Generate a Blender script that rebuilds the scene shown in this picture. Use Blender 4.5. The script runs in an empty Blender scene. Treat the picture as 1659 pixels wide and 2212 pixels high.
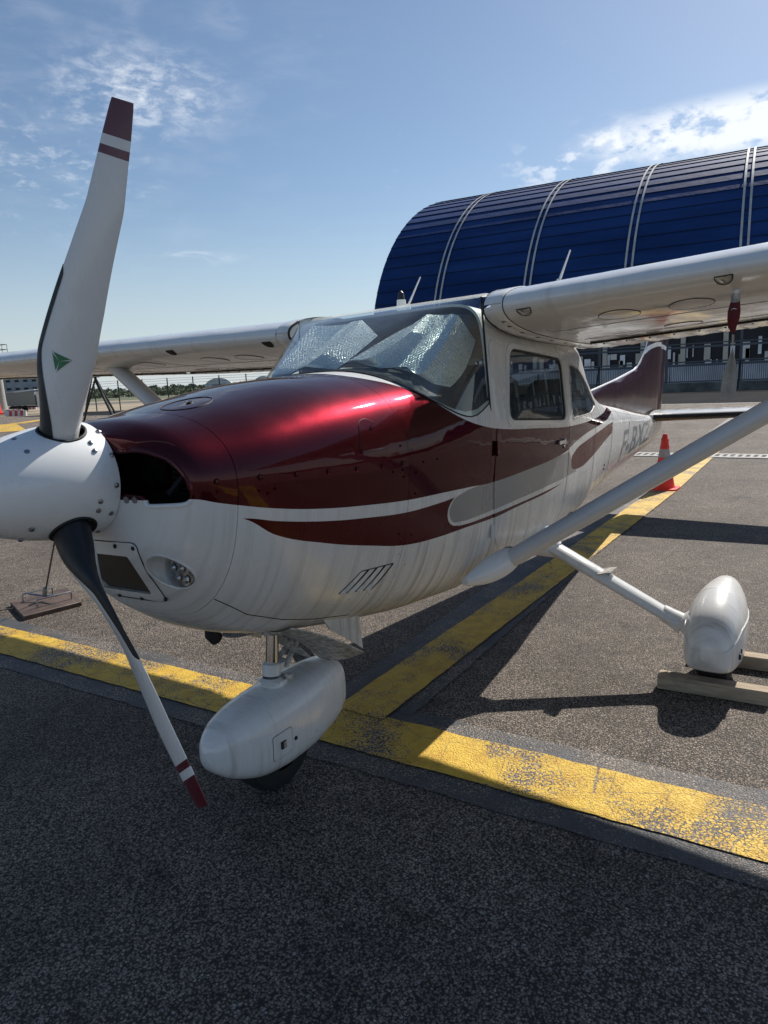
import bpy, bmesh, math, random
from math import sin, cos, pi, radians, sqrt, atan2
from mathutils import Vector, Matrix, geometry, noise
from mathutils.bvhtree import BVHTree
random.seed(7)
SC = bpy.context.scene
COL = SC.collection
# ------------------------------------------------------------------ camera
CAM = (-0.8107386, -1.851999, 1.5948164)
YAW, PITCH, ROLLC, FPX = 0.5794759, 0.1830333, -0.0450519, 1515.198
fw = Vector((cos(YAW)*cos(PITCH), sin(YAW)*cos(PITCH), -sin(PITCH)))
rt = fw.cross(Vector((0, 0, 1))).normalized(); up = rt.cross(fw)
R_ = cos(ROLLC)*rt+sin(ROLLC)*up; U_ = -sin(ROLLC)*rt+cos(ROLLC)*up
cd = bpy.data.cameras.new('camera'); cam = bpy.data.objects.new('camera', cd); COL.objects.link(cam)
cam.matrix_world = Matrix(((R_.x, U_.x, -fw.x, CAM[0]), (R_.y, U_.y, -fw.y, CAM[1]), (R_.z, U_.z, -fw.z, CAM[2]), (0, 0, 0, 1)))
cd.sensor_fit = 'VERTICAL'; cd.sensor_height = 24; cd.lens = 24*FPX/2212; cd.clip_end = 4000; cd.clip_start = .05
SC.camera = cam
# ------------------------------------------------------------------ sky, sun, exposure
SUNV = Vector((1.2, -.13, 1.0)).normalized()
EL = math.asin(SUNV.z); AZ = atan2(SUNV.x, SUNV.y)
W = bpy.data.worlds.new('World'); SC.world = W; W.use_nodes = True
wt = W.node_tree; wn = wt.nodes; wl = wt.links
bg = wn['Background']
sky = wn.new('ShaderNodeTexSky'); sky.sky_type = 'NISHITA'; sky.sun_disc = False
sky.sun_elevation = EL; sky.sun_rotation = AZ; sky.air_density = 1.0; sky.dust_density = .35; sky.ozone_density = 1.5
bg.inputs[1].default_value = .09
sun = bpy.data.lights.new('sun', 'SUN'); sun.energy = 5.0; sun.angle = radians(.53); sun.color = (1, .95, .87)
so = bpy.data.objects.new('sun', sun); COL.objects.link(so); so.rotation_euler = SUNV.to_track_quat('Z', 'Y').to_euler(); so.location = (20, -2, 20)
SC.view_settings.view_transform = 'Standard'; SC.view_settings.look = 'None'; SC.view_settings.exposure = .25; SC.view_settings.gamma = 1
SC.render.engine = 'CYCLES'
SC.cycles.max_bounces = 8; SC.cycles.transparent_max_bounces = 16; SC.cycles.transmission_bounces = 6
# clouds in the sky: masks by direction times noise
def wnode(t, **k):
    n = wn.new(t)
    for a, b in k.items(): setattr(n, a, b)
    return n
def wmath(op, a, b=None, c=None, clamp=False):
    n = wnode('ShaderNodeMath', operation=op, use_clamp=clamp)
    for i, v in enumerate((a, b, c)):
        if v is None: continue
        if isinstance(v, (int, float)): n.inputs[i].default_value = v
        else: wl.new(v, n.inputs[i])
    return n.outputs[0]
tc = wnode('ShaderNodeTexCoord')
def wnoise(scale, detail, mp=(1, 1, 1), dist=0., loc=(0, 0, 0), rough=.55):
    m = wnode('ShaderNodeMapping'); m.inputs['Scale'].default_value = mp; m.inputs['Location'].default_value = loc
    wl.new(tc.outputs['Generated'], m.inputs[0])
    n = wnode('ShaderNodeTexNoise'); n.inputs['Scale'].default_value = scale; n.inputs['Detail'].default_value = detail
    n.inputs['Distortion'].default_value = dist; n.inputs['Roughness'].default_value = rough
    wl.new(m.outputs[0], n.inputs['Vector']); return n.outputs[0]
def wmask(d, r0, r1, sq=(1, 1, 1)):
    v = wnode('ShaderNodeVectorMath', operation='SUBTRACT'); wl.new(tc.outputs['Generated'], v.inputs[0]); v.inputs[1].default_value = d
    m = wnode('ShaderNodeVectorMath', operation='MULTIPLY'); wl.new(v.outputs[0], m.inputs[0]); m.inputs[1].default_value = sq
    l = wnode('ShaderNodeVectorMath', operation='LENGTH'); wl.new(m.outputs[0], l.inputs[0])
    r = wnode('ShaderNodeMapRange', interpolation_type='SMOOTHSTEP'); wl.new(l.outputs['Value'], r.inputs[0])
    r.inputs[1].default_value = r0; r.inputs[2].default_value = r1; r.inputs[3].default_value = 1; r.inputs[4].default_value = 0
    return r.outputs[0]
def wramp(x, a, b):
    r = wnode('ShaderNodeMapRange', interpolation_type='SMOOTHSTEP'); wl.new(x, r.inputs[0]); r.inputs[1].default_value = a; r.inputs[2].default_value = b
    return r.outputs[0]
fine = wnoise(38, 9, (1, 1, 2.4), .25, rough=.62)
mid = wnoise(14, 7, (1, 1, 3.0), .4, (3, 1, 0))
puff = wnoise(26, 8, (1, 1, 2.0), .1, (7, 0, 2), .58)
# thin mackerel patch high on the left, a lower fainter one, a cumulus bank over the hangar, a thin streak
c1 = wmath('MULTIPLY', wramp(fine, .40, .72), wmask((.607, .711, .345), .0, .15, (1, 1, 2.3)))
c2 = wmath('MULTIPLY', wramp(fine, .50, .80), wmask((.53, .805, .265), .02, .17, (1, 1, 1.8)))
c3 = wmath('MULTIPLY', wramp(puff, .34, .50), wmask((.950, .105, .272), .06, .165, (1, .72, 4.2)))
c3b = wmath('MULTIPLY', wramp(puff, .50, .64), wmask((.935, .25, .25), .05, .18, (1, 1, 3.0)))
c4 = wmath('MULTIPLY', wramp(mid, .46, .70), wmask((.677, .716, .17), .01, .07, (1, 1, 5)))
veil = wmath('MULTIPLY', wramp(mid, .40, .85), wmask((.55, .75, .42), .05, .42, (1, 1, 1.1)))
c6 = wmath('MULTIPLY', wramp(fine, .64, .84), .22)
tot = wmath('MULTIPLY', c1, .62)
for q, k in ((c2, .50), (c3, .95), (c3b, .6), (c4, .5), (veil, .16), (c6, .5)):
    tot = wmath('ADD', tot, wmath('MULTIPLY', q, k))
tot = wmath('MINIMUM', tot, .95)
# horizon whitening
sep = wnode('ShaderNodeSeparateXYZ'); wl.new(tc.outputs['Generated'], sep.inputs[0])
hsv = wnode('ShaderNodeHueSaturation'); hsv.inputs['Saturation'].default_value = 1.03; hsv.inputs['Value'].default_value = .93; wl.new(sky.outputs[0], hsv.inputs['Color'])
mixc = wnode('ShaderNodeMix', data_type='RGBA'); wl.new(tot, mixc.inputs[0]); hz_ = wnode('ShaderNodeMix', data_type='RGBA'); wl.new(wmath('MULTIPLY', wmath('POWER', wmath('SUBTRACT', 1, wmath('DIVIDE', wmath('ABSOLUTE', sep.outputs[2]), .26), clamp=True), 1.6), .85), hz_.inputs[0]); wl.new(hsv.outputs[0], hz_.inputs[6]); hz_.inputs[7].default_value = (5.6, 6.4, 7.1, 1)
wl.new(hz_.outputs[2], mixc.inputs[6]); mixc.inputs[7].default_value = (9.2, 9.6, 10.2, 1)
wl.new(mixc.outputs[2], bg.inputs[0])

# ------------------------------------------------------------------ helpers
def setp(o, label=None, cat=None, group=None, kind=None):
    if label: o['label'] = label
    if cat: o['category'] = cat
    if group: o['group'] = group
    if kind: o['kind'] = kind
    return o
def mesh(name, V, F, mats=None, parent=None, smooth=True, mi=None, uv=None, loc=None, auto=None):
    me = bpy.data.meshes.new(name); me.from_pydata([tuple(v) for v in V], [], F)
    if mats is not None:
        for m in (mats if isinstance(mats, (list, tuple)) else [mats]): me.materials.append(m)
    if mi is not None: me.polygons.foreach_set('material_index', mi)
    bm = bmesh.new(); bm.from_mesh(me); bmesh.ops.recalc_face_normals(bm, faces=bm.faces)
    bm.to_mesh(me); bm.free()
    if smooth:
        me.polygons.foreach_set('use_smooth', [True]*len(me.polygons))
        me.set_sharp_from_angle(angle=radians(auto or 35))
    o = bpy.data.objects.new(name, me); COL.objects.link(o)
    if parent is not None: o.parent = parent
    if loc is not None: o.location = loc
    return o
def empty(name, loc=(0, 0, 0), rz=0, **k):
    o = bpy.data.objects.new(name, None); COL.objects.link(o); o.location = loc; o.rotation_euler = (0, 0, rz); o.empty_display_size = .2
    return setp(o, **k)
def grid(P, cu=False, cv=False):
    n, m = len(P), len(P[0]); V = [p for r in P for p in r]; F = []
    for i in range(n-(0 if cu else 1)):
        for j in range(m-(0 if cv else 1)):
            a, b = i, (i+1) % n; c, d = j, (j+1) % m
            F.append((a*m+c, a*m+d, b*m+d, b*m+c))
    return V, F
class G:
    def __init__(s): s.V = []; s.F = []; s.M = []
    def add(s, V, F, m=0):
        o = len(s.V); s.V += [tuple(v) for v in V]; s.F += [tuple(i+o for i in f) for f in F]; s.M += [m]*len(F); return s
    def box(s, c, d, rz=0, m=0, rot=None):
        R = rot or Matrix.Rotation(rz, 3, 'Z'); V = []
        for x in (-.5, .5):
            for y in (-.5, .5):
                for z in (-.5, .5): V.append(Vector(c)+R@Vector((x*d[0], y*d[1], z*d[2])))
        return s.add(V, [(0, 1, 3, 2), (4, 6, 7, 5), (0, 4, 5, 1), (2, 3, 7, 6), (0, 2, 6, 4), (1, 5, 7, 3)], m)
    def tube(s, pts, r, n=8, m=0, cap=True, flat=1):
        pts = [Vector(p) for p in pts]; P = []
        ref = None
        for i, p in enumerate(pts):
            t = (pts[min(i+1, len(pts)-1)]-pts[max(i-1, 0)]).normalized()
            if ref is None: ref = t.cross(Vector((0, 0, 1))) if abs(t.z) < .9 else t.cross(Vector((1, 0, 0)))
            ref = (ref-t*ref.dot(t)).normalized(); b = t.cross(ref)
            rr = r[i] if isinstance(r, (list, tuple)) else r
            P.append([p+ref*cos(2*pi*k/n)*rr+b*sin(2*pi*k/n)*rr*flat for k in range(n)])
        V, F = grid(P, cv=True)
        if cap: F.append(tuple(range(n))[::-1]); F.append(tuple(range((len(pts)-1)*n, len(pts)*n)))
        return s.add(V, F, m)
    def lathe(s, prof, org, ax, n=32, m=0, cap=False):
        ax = Vector(ax).normalized(); a = ax.cross(Vector((0, 0, 1))) if abs(ax.z) < .9 else ax.cross(Vector((1, 0, 0))); a.normalize(); b = ax.cross(a); org = Vector(org)
        P = [[org+ax*h+a*cos(2*pi*k/n)*r+b*sin(2*pi*k/n)*r for k in range(n)] for h, r in prof]
        V, F = grid(P, cv=True)
        if cap: F.append(tuple(range(n))[::-1]); F.append(tuple(range((len(prof)-1)*n, len(prof)*n)))
        return s.add(V, F, m)
    def obj(s, name, mats, parent=None, **k): return mesh(name, s.V, s.F, mats, parent, mi=s.M, **k)

# ------------------------------------------------------------------ materials
class NT:
    def __init__(s, name):
        s.m = bpy.data.materials.new(name); s.m.use_nodes = True; s.t = s.m.node_tree; s.n = s.t.nodes; s.l = s.t.links
        s.b = s.n['Principled BSDF']; s.out = s.n['Material Output']
        s.tc = s.n.new('ShaderNodeTexCoord'); s.obj = s.tc.outputs['Object']
    def set(s, k, v):
        i = s.b.inputs[k]
        if hasattr(v, 'is_linked'): s.l.new(v, i)
        else: i.default_value = v if not (isinstance(v, tuple) and len(v) == 3 and k.endswith('Color')) else v+(1,)
    def math(s, op, a, b=None, c=None, clamp=False):
        n = s.n.new('ShaderNodeMath'); n.operation = op; n.use_clamp = clamp
        for i, v in enumerate((a, b, c)):
            if v is None: continue
            if isinstance(v, (int, float)): n.inputs[i].default_value = v
            else: s.l.new(v, n.inputs[i])
        return n.outputs[0]
    def map(s, scale=(1, 1, 1), loc=(0, 0, 0), rot=(0, 0, 0), src=None):
        n = s.n.new('ShaderNodeMapping'); n.inputs['Scale'].default_value = scale; n.inputs['Location'].default_value = loc; n.inputs['Rotation'].default_value = rot
        s.l.new(src or s.obj, n.inputs[0]); return n.outputs[0]
    def noise(s, scale, detail=4, vec=None, rough=.5, dist=0):
        n = s.n.new('ShaderNodeTexNoise'); n.inputs['Scale'].default_value = scale; n.inputs['Detail'].default_value = detail; n.inputs['Roughness'].default_value = rough
        n.inputs['Distortion'].default_value = dist
        s.l.new(vec or s.obj, n.inputs['Vector']); return n.outputs[0]
    def voro(s, scale, feat='F1', vec=None, out=0, rand=1):
        n = s.n.new('ShaderNodeTexVoronoi'); n.feature = feat; n.inputs['Scale'].default_value = scale; n.inputs['Randomness'].default_value = rand
        s.l.new(vec or s.obj, n.inputs['Vector']); return n.outputs[out]
    def ramp(s, x, a, b, lo=0., hi=1., smooth=True):
        n = s.n.new('ShaderNodeMapRange'); n.interpolation_type = 'SMOOTHSTEP' if smooth else 'LINEAR'
        s.l.new(x, n.inputs[0]); n.inputs[1].default_value = a; n.inputs[2].default_value = b; n.inputs[3].default_value = lo; n.inputs[4].default_value = hi
        return n.outputs[0]
    def mix(s, f, a, b):
        n = s.n.new('ShaderNodeMix'); n.data_type = 'RGBA'
        for i, v in ((0, f), (6, a), (7, b)):
            if isinstance(v, (int, float)): n.inputs[i].default_value = v
            elif isinstance(v, tuple): n.inputs[i].default_value = v if len(v) == 4 else v+(1,)
            else: s.l.new(v, n.inputs[i])
        return n.outputs[2]
    def bump(s, h, st=.3, d=.01, nrm=None):
        n = s.n.new('ShaderNodeBump'); n.inputs['Strength'].default_value = st; n.inputs['Distance'].default_value = d
        s.l.new(h, n.inputs['Height'])
        if nrm: s.l.new(nrm, n.inputs['Normal'])
        return n.outputs[0]
    def sep(s, v=None):
        n = s.n.new('ShaderNodeSeparateXYZ'); s.l.new(v or s.obj, n.inputs[0]); return n.outputs
    def curve(s, x, pts, x0=0., x1=9., ys=2.):
        mr = s.math('DIVIDE', s.math('SUBTRACT', x, x0), x1-x0, clamp=True)
        n = s.n.new('ShaderNodeFloatCurve'); cm = n.mapping; c = cm.curves[0]
        P = [((a-x0)/(x1-x0), b/ys) for a, b in pts]
        if P[0][0] > 0: P.insert(0, (0, P[0][1]))
        if P[-1][0] < 1: P.append((1, P[-1][1]))
        c.points[0].location = P[0]; c.points[-1].location = P[-1]
        for p in P[1:-1]: c.points.new(*p)
        for p in c.points: p.handle_type = 'AUTO_CLAMPED'
        cm.update(); s.l.new(mr, n.inputs['Value']); return s.math('MULTIPLY', n.outputs[0], ys)
def simple(name, col, rough=.5, metal=0, coat=0, noise_amt=.12, nscale=12, bumpy=0, bscale=60, spec=None):
    t = NT(name)
    n = t.noise(nscale, 5)
    c = t.mix(t.ramp(n, .3, .7), tuple(max(0, v*(1-noise_amt)) for v in col), tuple(min(1, v*(1+noise_amt)) for v in col))
    t.set('Base Color', c); t.set('Metallic', metal); t.set('Coat Weight', coat)
    t.set('Roughness', t.ramp(t.noise(nscale*2.3, 4), .3, .7, max(.02, rough*.85), min(1, rough*1.15)))
    if spec is not None: t.set('Specular IOR Level', spec)
    if bumpy: t.set('Normal', t.bump(t.noise(bscale, 5), bumpy, .005))
    return t.m
MAROON = (.085, .006, .013)
# the airframe paint: maroon top, white trim, red sweep, grey capsule, red capsule (painted scheme in the airframe's own coordinates)
def airframe_paint():
    t = NT('airframe_paint'); o = t.sep()
    x, y = o[0], o[1]; z = t.math('ADD', o[2], t.math('MULTIPLY', y, .028))
    d = -.0146
    def cv(p): return t.curve(x, [(a, b+d) for a, b in p], .4, 5.0, 2.)
    E0 = cv([(.4, 1.9), (1.38, 1.75), (1.42, 1.645), (1.473, 1.619), (1.538, 1.595), (1.607, 1.563), (1.743, 1.472), (1.851, 1.425), (2.0, 1.387), (2.184, 1.36), (2.6, 1.33), (3.158, 1.297), (3.6, 1.292), (4.014, 1.302), (4.8, 1.33), (5, 1.33)])
    E1 = cv([(.4, 1.311), (.491, 1.307), (.556, 1.287), (.634, 1.266), (.751, 1.238), (.942, 1.205), (1.175, 1.178), (1.399, 1.158), (1.664, 1.146), (1.90, 1.135), (2.079, 1.126), (2.456, 1.13), (3.152, 1.160), (3.3, 1.185), (3.572, 1.216), (4.185, 1.246), (4.754, 1.292), (5, 1.31)])
    E2 = cv([(.4, 1.24), (.635, 1.228), (.753, 1.199), (.945, 1.163), (1.181, 1.132), (1.404, 1.111), (1.563, 1.108), (1.772, 1.113), (1.9, 1.125), (2.1, 1.128), (5, 1.128)])
    E3 = cv([(.4, 1.3), (.635, 1.228), (.757, 1.153), (.957, 1.087), (1.204, 1.024), (1.432, .978), (1.676, .962), (1.864, .96), (2.138, .955), (2.401, .962), (2.849, .967), (3.09, .98), (5, 1.0)])
    PL = cv([(.4, 1.0), (1.70, .985), (1.964, .973), (2.145, .974), (2.472, .976), (2.807, .978), (3.1, .981), (5, .99)])
    PU = cv([(.4, 1.10), (1.7, 1.112), (1.818, 1.117), (1.9, 1.128), (2.0, 1.20), (5, 1.2)])
    GU = cv([(.4, 1.10), (1.76, 1.112), (1.874, 1.126), (2.239, 1.134), (2.708, 1.140), (3.0, 1.147), (3.179, 1.148), (3.26, 1.10), (3.38, 1.02), (3.46, .99), (5, .95)])
    GL = cv([(.4, 1.0), (1.76, 1.0), (1.893, .992), (2.254, .997), (2.726, 1.002), (3.43, 1.006), (5, 1.01)])
    QU = cv([(.4, 1.0), (3.20, 1.10), (3.30, 1.125), (3.393, 1.150), (3.60, 1.17), (3.924, 1.190), (4.2, 1.204), (4.503, 1.220), (5, 1.23)])
    QL = cv([(.4, 1.0), (3.20, 1.06), (3.30, 1.035), (3.381, 1.021), (3.53, 1.017), (3.75, 1.035), (3.971, 1.059), (4.61, 1.14), (5, 1.17)])
    gt = lambda a, b: t.math('GREATER_THAN', a, b)
    lt = lambda a, b: t.math('LESS_THAN', a, b)
    def And(*a):
        r = a[0]
        for q in a[1:]: r = t.math('MULTIPLY', r, q)
        return r
    def Or(a, b): return t.math('MAXIMUM', a, b)
    def capsule(xc, zc, rx, rz):
        e = t.math('ADD', t.math('POWER', t.math('DIVIDE', t.math('SUBTRACT', x, xc), rx), 2), t.math('POWER', t.math('DIVIDE', t.math('SUBTRACT', z, zc+d), rz), 2))
        return Or(gt(x, xc), lt(e, 1.0))
    wob = 0
    maroon = And(gt(z, E1), lt(z, E0), lt(x, 4.78))
    pill = And(gt(z, PL), lt(z, PU), capsule(1.80, 1.052, .098, .068))
    red2 = And(lt(z, E2), gt(z, E3), gt(x, .635), lt(x, 3.08), t.math('SUBTRACT', 1, pill))
    red2 = And(red2, t.math('SUBTRACT', 1, And(gt(x, 1.82), gt(z, PL))))
    grey = And(lt(z, GU), gt(z, GL), lt(x, 3.45), capsule(1.812, 1.056, .096, .062))
    pill2 = And(lt(z, QU), gt(z, QL), lt(x, 4.63), capsule(3.36, 1.084, .10, .066))
    red = Or(red2, pill2)
    # dirt: vertical oil and rain streaks on the white, belly grime
    sv = t.map((34, .4, .9)); s1 = t.noise(1.0, 7, sv, .62)
    sv2 = t.map((95, .6, 1.3), (3, 0, 0)); s2 = t.noise(1.0, 5, sv2, .6)
    low = t.ramp(z, .55, 1.15, 1, .25)
    band = t.math('MAXIMUM', t.math('MULTIPLY', t.ramp(x, 1.2, 1.5), t.ramp(x, 1.9, 2.5, 1, 0)), .35)
    dirt = t.math('MULTIPLY', t.math('ADD', t.math('MULTIPLY', t.ramp(s1, .46, .68), .75), t.math('MULTIPLY', t.ramp(s2, .56, .66), t.math('MULTIPLY', band, 1.1))), low, clamp=True)
    belly = t.math('MULTIPLY', t.ramp(z, .60, .78, 1, 0), t.ramp(t.noise(7, 5), .3, .7, .25, .9))
    spots = t.ramp(t.noise(45, 5, None, .65), .66, .75, 0, .45)
    white = t.mix(dirt, (.72, .72, .70), (.25, .235, .21))
    white = t.mix(t.math('MULTIPLY', belly, .6), white, (.30, .25, .17))
    white = t.mix(t.math('MULTIPLY', spots, low), white, (.2, .18, .15))
    fl = t.ramp(t.noise(330, 2), .35, .65)
    mar = t.mix(fl, (.034, .0020, .0040), (.054, .0038, .0066))
    col = t.mix(grey, white, (.29, .29, .285))
    col = t.mix(red, col, (.070, .0012, .004))
    col = t.mix(maroon, col, mar)
    t.set('Base Color', col)
    t.set('Metallic', t.math('MULTIPLY', maroon, .80)); t.set('Specular IOR Level', t.math('SUBTRACT', .5, t.math('MULTIPLY', t.math('MAXIMUM', maroon, red), .32)))
    t.set('Roughness', t.math('ADD', t.math('ADD', t.ramp(t.noise(6, 4), .3, .7, .24, .34), t.math('MULTIPLY', dirt, .2)), t.math('MULTIPLY', maroon, .07)))
    t.set('Coat Weight', t.math('ADD', t.math('MULTIPLY', .15, t.math('SUBTRACT', 1, red)), t.math('MULTIPLY', maroon, .15))); t.set('Coat Roughness', .03)
    # large soft skin waviness
    nb = t.bump(t.noise(5, 2), .12, .02); t.set('Normal', nb)
    lac = lacquer(t, mar, nb, t.ramp(t.noise(6, 4),   .3, .7, .30, .36)); m3 = t.n.new('ShaderNodeMixShader')
    t.l.new(maroon, m3.inputs[0]); t.l.new(t.b.outputs[0], m3.inputs[1]); t.l.new(lac, m3.inputs[2]); t.l.new(m3.outputs[0], t.out.inputs[0])
    return t.m
def lacquer(t, flake, nrm, rough):
    n = t.n; df = n.new('ShaderNodeBsdfDiffuse'); df.inputs[0].default_value = (.013, .0010, .0018, 1); gl = n.new('ShaderNodeBsdfGlossy'); t.l.new(flake, gl.inputs[0]); t.l.new(rough, gl.inputs['Roughness'])
    ad = n.new('ShaderNodeAddShader'); t.l.new(df.outputs[0], ad.inputs[0]); t.l.new(gl.outputs[0], ad.inputs[1])
    cg = n.new('ShaderNodeBsdfGlossy'); cg.inputs['Roughness'].default_value = .025; cg.inputs[0].default_value = (1, 1, 1, 1)
    ge = n.new('ShaderNodeNewGeometry'); dt = n.new('ShaderNodeVectorMath'); dt.operation = 'DOT_PRODUCT'; t.l.new(nrm, dt.inputs[0]); t.l.new(ge.outputs['Incoming'], dt.inputs[1])
    fz = t.math('ADD', .022, t.math('MULTIPLY', .75, t.math('POWER', t.math('SUBTRACT', 1, t.math('ABSOLUTE', dt.outputs['Value']), clamp=True), 5)))
    m = n.new('ShaderNodeMixShader'); t.l.new(fz, m.inputs[0]); t.l.new(ad.outputs[0], m.inputs[1]); t.l.new(cg.outputs[0], m.inputs[2])
    for x_ in (df, gl, cg): t.l.new(nrm, x_.inputs['Normal'])
    return m.outputs[0]
PAINT = airframe_paint()
def white_paint(name, dirt=.5, wav=.12, base=(.74, .74, .72), sc=(9, 9, 9), rough=.22):
    t = NT(name)
    s = t.noise(1, 6, t.map(sc), .6); sp = t.noise(60, 4, None, .6)
    c = t.mix(t.ramp(s, .5, .8, 0, dirt), base, (.34, .31, .27)); c = t.mix(t.ramp(sp, .68, .76, 0, dirt), c, (.2, .18, .15))
    t.set('Base Color', c); t.set('Roughness', t.ramp(s, .3, .8, rough, rough+.2)); t.set('Coat Weight', .3); t.set('Coat Roughness', .06)
    t.set('Normal', t.bump(t.noise(3.2, 2), wav, .03)); return t.m
WING = white_paint('wing_white_paint', .35, .6, sc=(3, 14, 3), rough=.10)
SPIN = white_paint('spinner_white_paint', .12, .02, (.80, .81, .80))
PANT = white_paint('fairing_white_paint', .95, .05, (.74, .73, .71), (22, 3, 1.6))
BLADEW = white_paint('blade_white_paint', .15, .05, (.70, .70, .69), (8, 8, 2))
BLADER = simple('blade_maroon_paint', (.10, .006, .012), .3, 0, .4)
BOOT = simple('black_rubber_boot', (.010, .011, .014), .5)
RUBBER = simple('tyre_rubber', (.018, .017, .017), .75, bumpy=.4)
BLACK = simple('dark_engine_bay', (.006, .006, .006), .8)
DARKS = simple('cabin_dark_fabric', (.018, .018, .021), .85, bumpy=.3, bscale=200)
BEIGE = simple('cabin_beige_lining', (.34, .29, .20), .8)
SEAL = simple('black_seal', (.008, .008, .008), .6)
CHROME = simple('chromed_steel', (.62, .62, .63), .16, 1)
STEEL = simple('dull_steel_screw', (.30, .30, .31), .35, .9)
GRIME = simple('grimy_white_metal', (.42, .40, .37), .5, .1, noise_amt=.5, nscale=40)
MAR = None
def maroon_fin():
    t = NT('fin_paint'); o = t.sep(); x, z = o[0], o[2]
    Z = t.curve(x, [(5, 1.62), (7.2, 1.74), (7.6, 1.83), (8.0, 1.86), (8.4, 1.82), (9, 1.78)], 5, 9, 3)
    w = t.math('MULTIPLY', t.math('GREATER_THAN', z, Z), t.math('LESS_THAN', z, t.math('ADD', Z, .05)))
    LE = t.curve(x, [(5.2, 1.425), (5.25, 1.43), (6.2, 1.525), (6.9, 1.610), (7.10, 1.655), (7.25, 1.73), (7.42, 1.84), (8.0, 2.50), (9, 2.5)], 5, 9, 3)
    e = t.math('GREATER_THAN', z, t.math('SUBTRACT', LE, .010))
    c = t.mix(t.math('MAXIMUM', w, e), t.mix(t.ramp(t.noise(9, 4, t.map((4, 4, .8))), .35, .7), (.028, .003, .006), (.045, .004, .008)), (.72, .72, .7))
    t.set('Base Color', c); t.set('Roughness', .3); t.set('Coat Weight', .1); t.set('Normal', t.bump(t.noise(2.5, 2), .5, .03)); return t.m
FINP = maroon_fin()
def glass_mat(name, tint=(.78, .83, .82), haze=.05, rough=.02):
    t = NT(name); n = t.n
    tr = n.new('ShaderNodeBsdfTransparent'); tr.inputs[0].default_value = tint+(1,)
    gl = n.new('ShaderNodeBsdfGlossy'); gl.inputs['Roughness'].default_value = rough; gl.inputs[0].default_value = (1, 1, 1, 1)
    df = n.new('ShaderNodeBsdfDiffuse'); df.inputs[0].default_value = (.55, .6, .6, 1)
    ge = n.new('ShaderNodeNewGeometry'); dt = n.new('ShaderNodeVectorMath'); dt.operation = 'DOT_PRODUCT'; t.l.new(ge.outputs['Normal'], dt.inputs[0]); t.l.new(ge.outputs['Incoming'], dt.inputs[1])
    fz = t.math('ADD', .05, t.math('MULTIPLY', .95, t.math('POWER', t.math('SUBTRACT', 1, t.math('ABSOLUTE', dt.outputs['Value']), clamp=True), 5)))
    m1 = n.new('ShaderNodeMixShader'); m2 = n.new('ShaderNodeMixShader')
    dd = t.ramp(t.noise(5, 6, None, .6), .3, .8, haze*.4, haze*1.8)
    t.l.new(dd, m1.inputs[0]); t.l.new(tr.outputs[0], m1.inputs[1]); t.l.new(df.outputs[0], m1.inputs[2])
    t.l.new(t.math('MULTIPLY', fz, 1.15, clamp=True), m2.inputs[0]); t.l.new(m1.outputs[0], m2.inputs[1]); t.l.new(gl.outputs[0], m2.inputs[2])
    t.l.new(m2.outputs[0], t.out.inputs[0]); return t.m
GLASS = glass_mat('windshield_plastic', (.84, .91, .89), .11)
SIDEG = glass_mat('side_window_plastic', (.84, .89, .88), .07)
# ------------------------------------------------------------------ asphalt
def asphalt_nodes(t, base=1.0, warm=True):
    """returns colour, height"""
    wv_ = t.n.new('ShaderNodeVectorMath'); wv_.operation = 'MULTIPLY_ADD'; nn = t.n.new('ShaderNodeTexNoise'); nn.inputs['Scale'].default_value = 70; nn.inputs['Detail'].default_value = 2; t.l.new(t.obj, nn.inputs['Vector']); t.l.new(nn.outputs['Color'], wv_.inputs[0]); wv_.inputs[1].default_value = (.010, .010, 0); t.l.new(t.obj, wv_.inputs[2]); wp = wv_.outputs[0]
    v = t.voro(128, 'F1', wp, out=1); vs = t.sep(v); e = t.voro(128, 'F1', wp, out=0)
    n = t.noise(1.3, 4); n2 = t.noise(260, 3); n3 = t.noise(9, 5, None, .6)
    k = t.math('ADD', t.math('MULTIPLY', t.math('POWER', vs[0], 2.0), .66), .60)
    c = t.mix(vs[1], (.178*base, .152*base, .133*base), (.300*base, .243*base, .196*base))
    dark = t.ramp(e, .34, .66, 1.0, .16)
    big = t.ramp(n, .3, .7, .86, 1.12); big = t.math('MULTIPLY', big, t.ramp(n3, .25, .75, .80, 1.14)); blot = t.math('MULTIPLY', t.ramp(t.noise(3.1, 6, None, .65, .6), .58, .68, 1, .66), t.ramp(t.noise(.55, 5, t.map(loc=(4, 2, 0)), .6, .4), .35, .65, .84, 1.12)); big = t.math('MULTIPLY', big, blot)
    f = t.math('MULTIPLY', t.math('MULTIPLY', k, dark), big)
    cc = t.mix(1.0, (0, 0, 0), c)
    m = t.n.new('ShaderNodeVectorMath'); m.operation = 'SCALE'; t.l.new(c, m.inputs[0]); t.l.new(t.math('MULTIPLY', f, 1.55), m.inputs['Scale'])
    spark = t.math('GREATER_THAN', vs[2], .993)
    col = t.mix(t.math('MULTIPLY', spark, .8), m.outputs[0], (.42, .40, .37))
    h = t.math('ADD', t.ramp(e, .15, .65, 1, 0), t.math('MULTIPLY', vs[1], .45))
    return col, h, e, vs, n2
def wp_(t):
    wv_ = t.n.new('ShaderNodeVectorMath'); wv_.operation = 'MULTIPLY_ADD'; nn = t.n.new('ShaderNodeTexNoise'); nn.inputs['Scale'].default_value = 34; nn.inputs['Detail'].default_value = 4; t.l.new(t.obj, nn.inputs['Vector']); t.l.new(nn.outputs['Color'], wv_.inputs[0]); wv_.inputs[1].default_value = (.035, .035, 0); t.l.new(t.obj, wv_.inputs[2]); return wv_.outputs[0]
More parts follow.
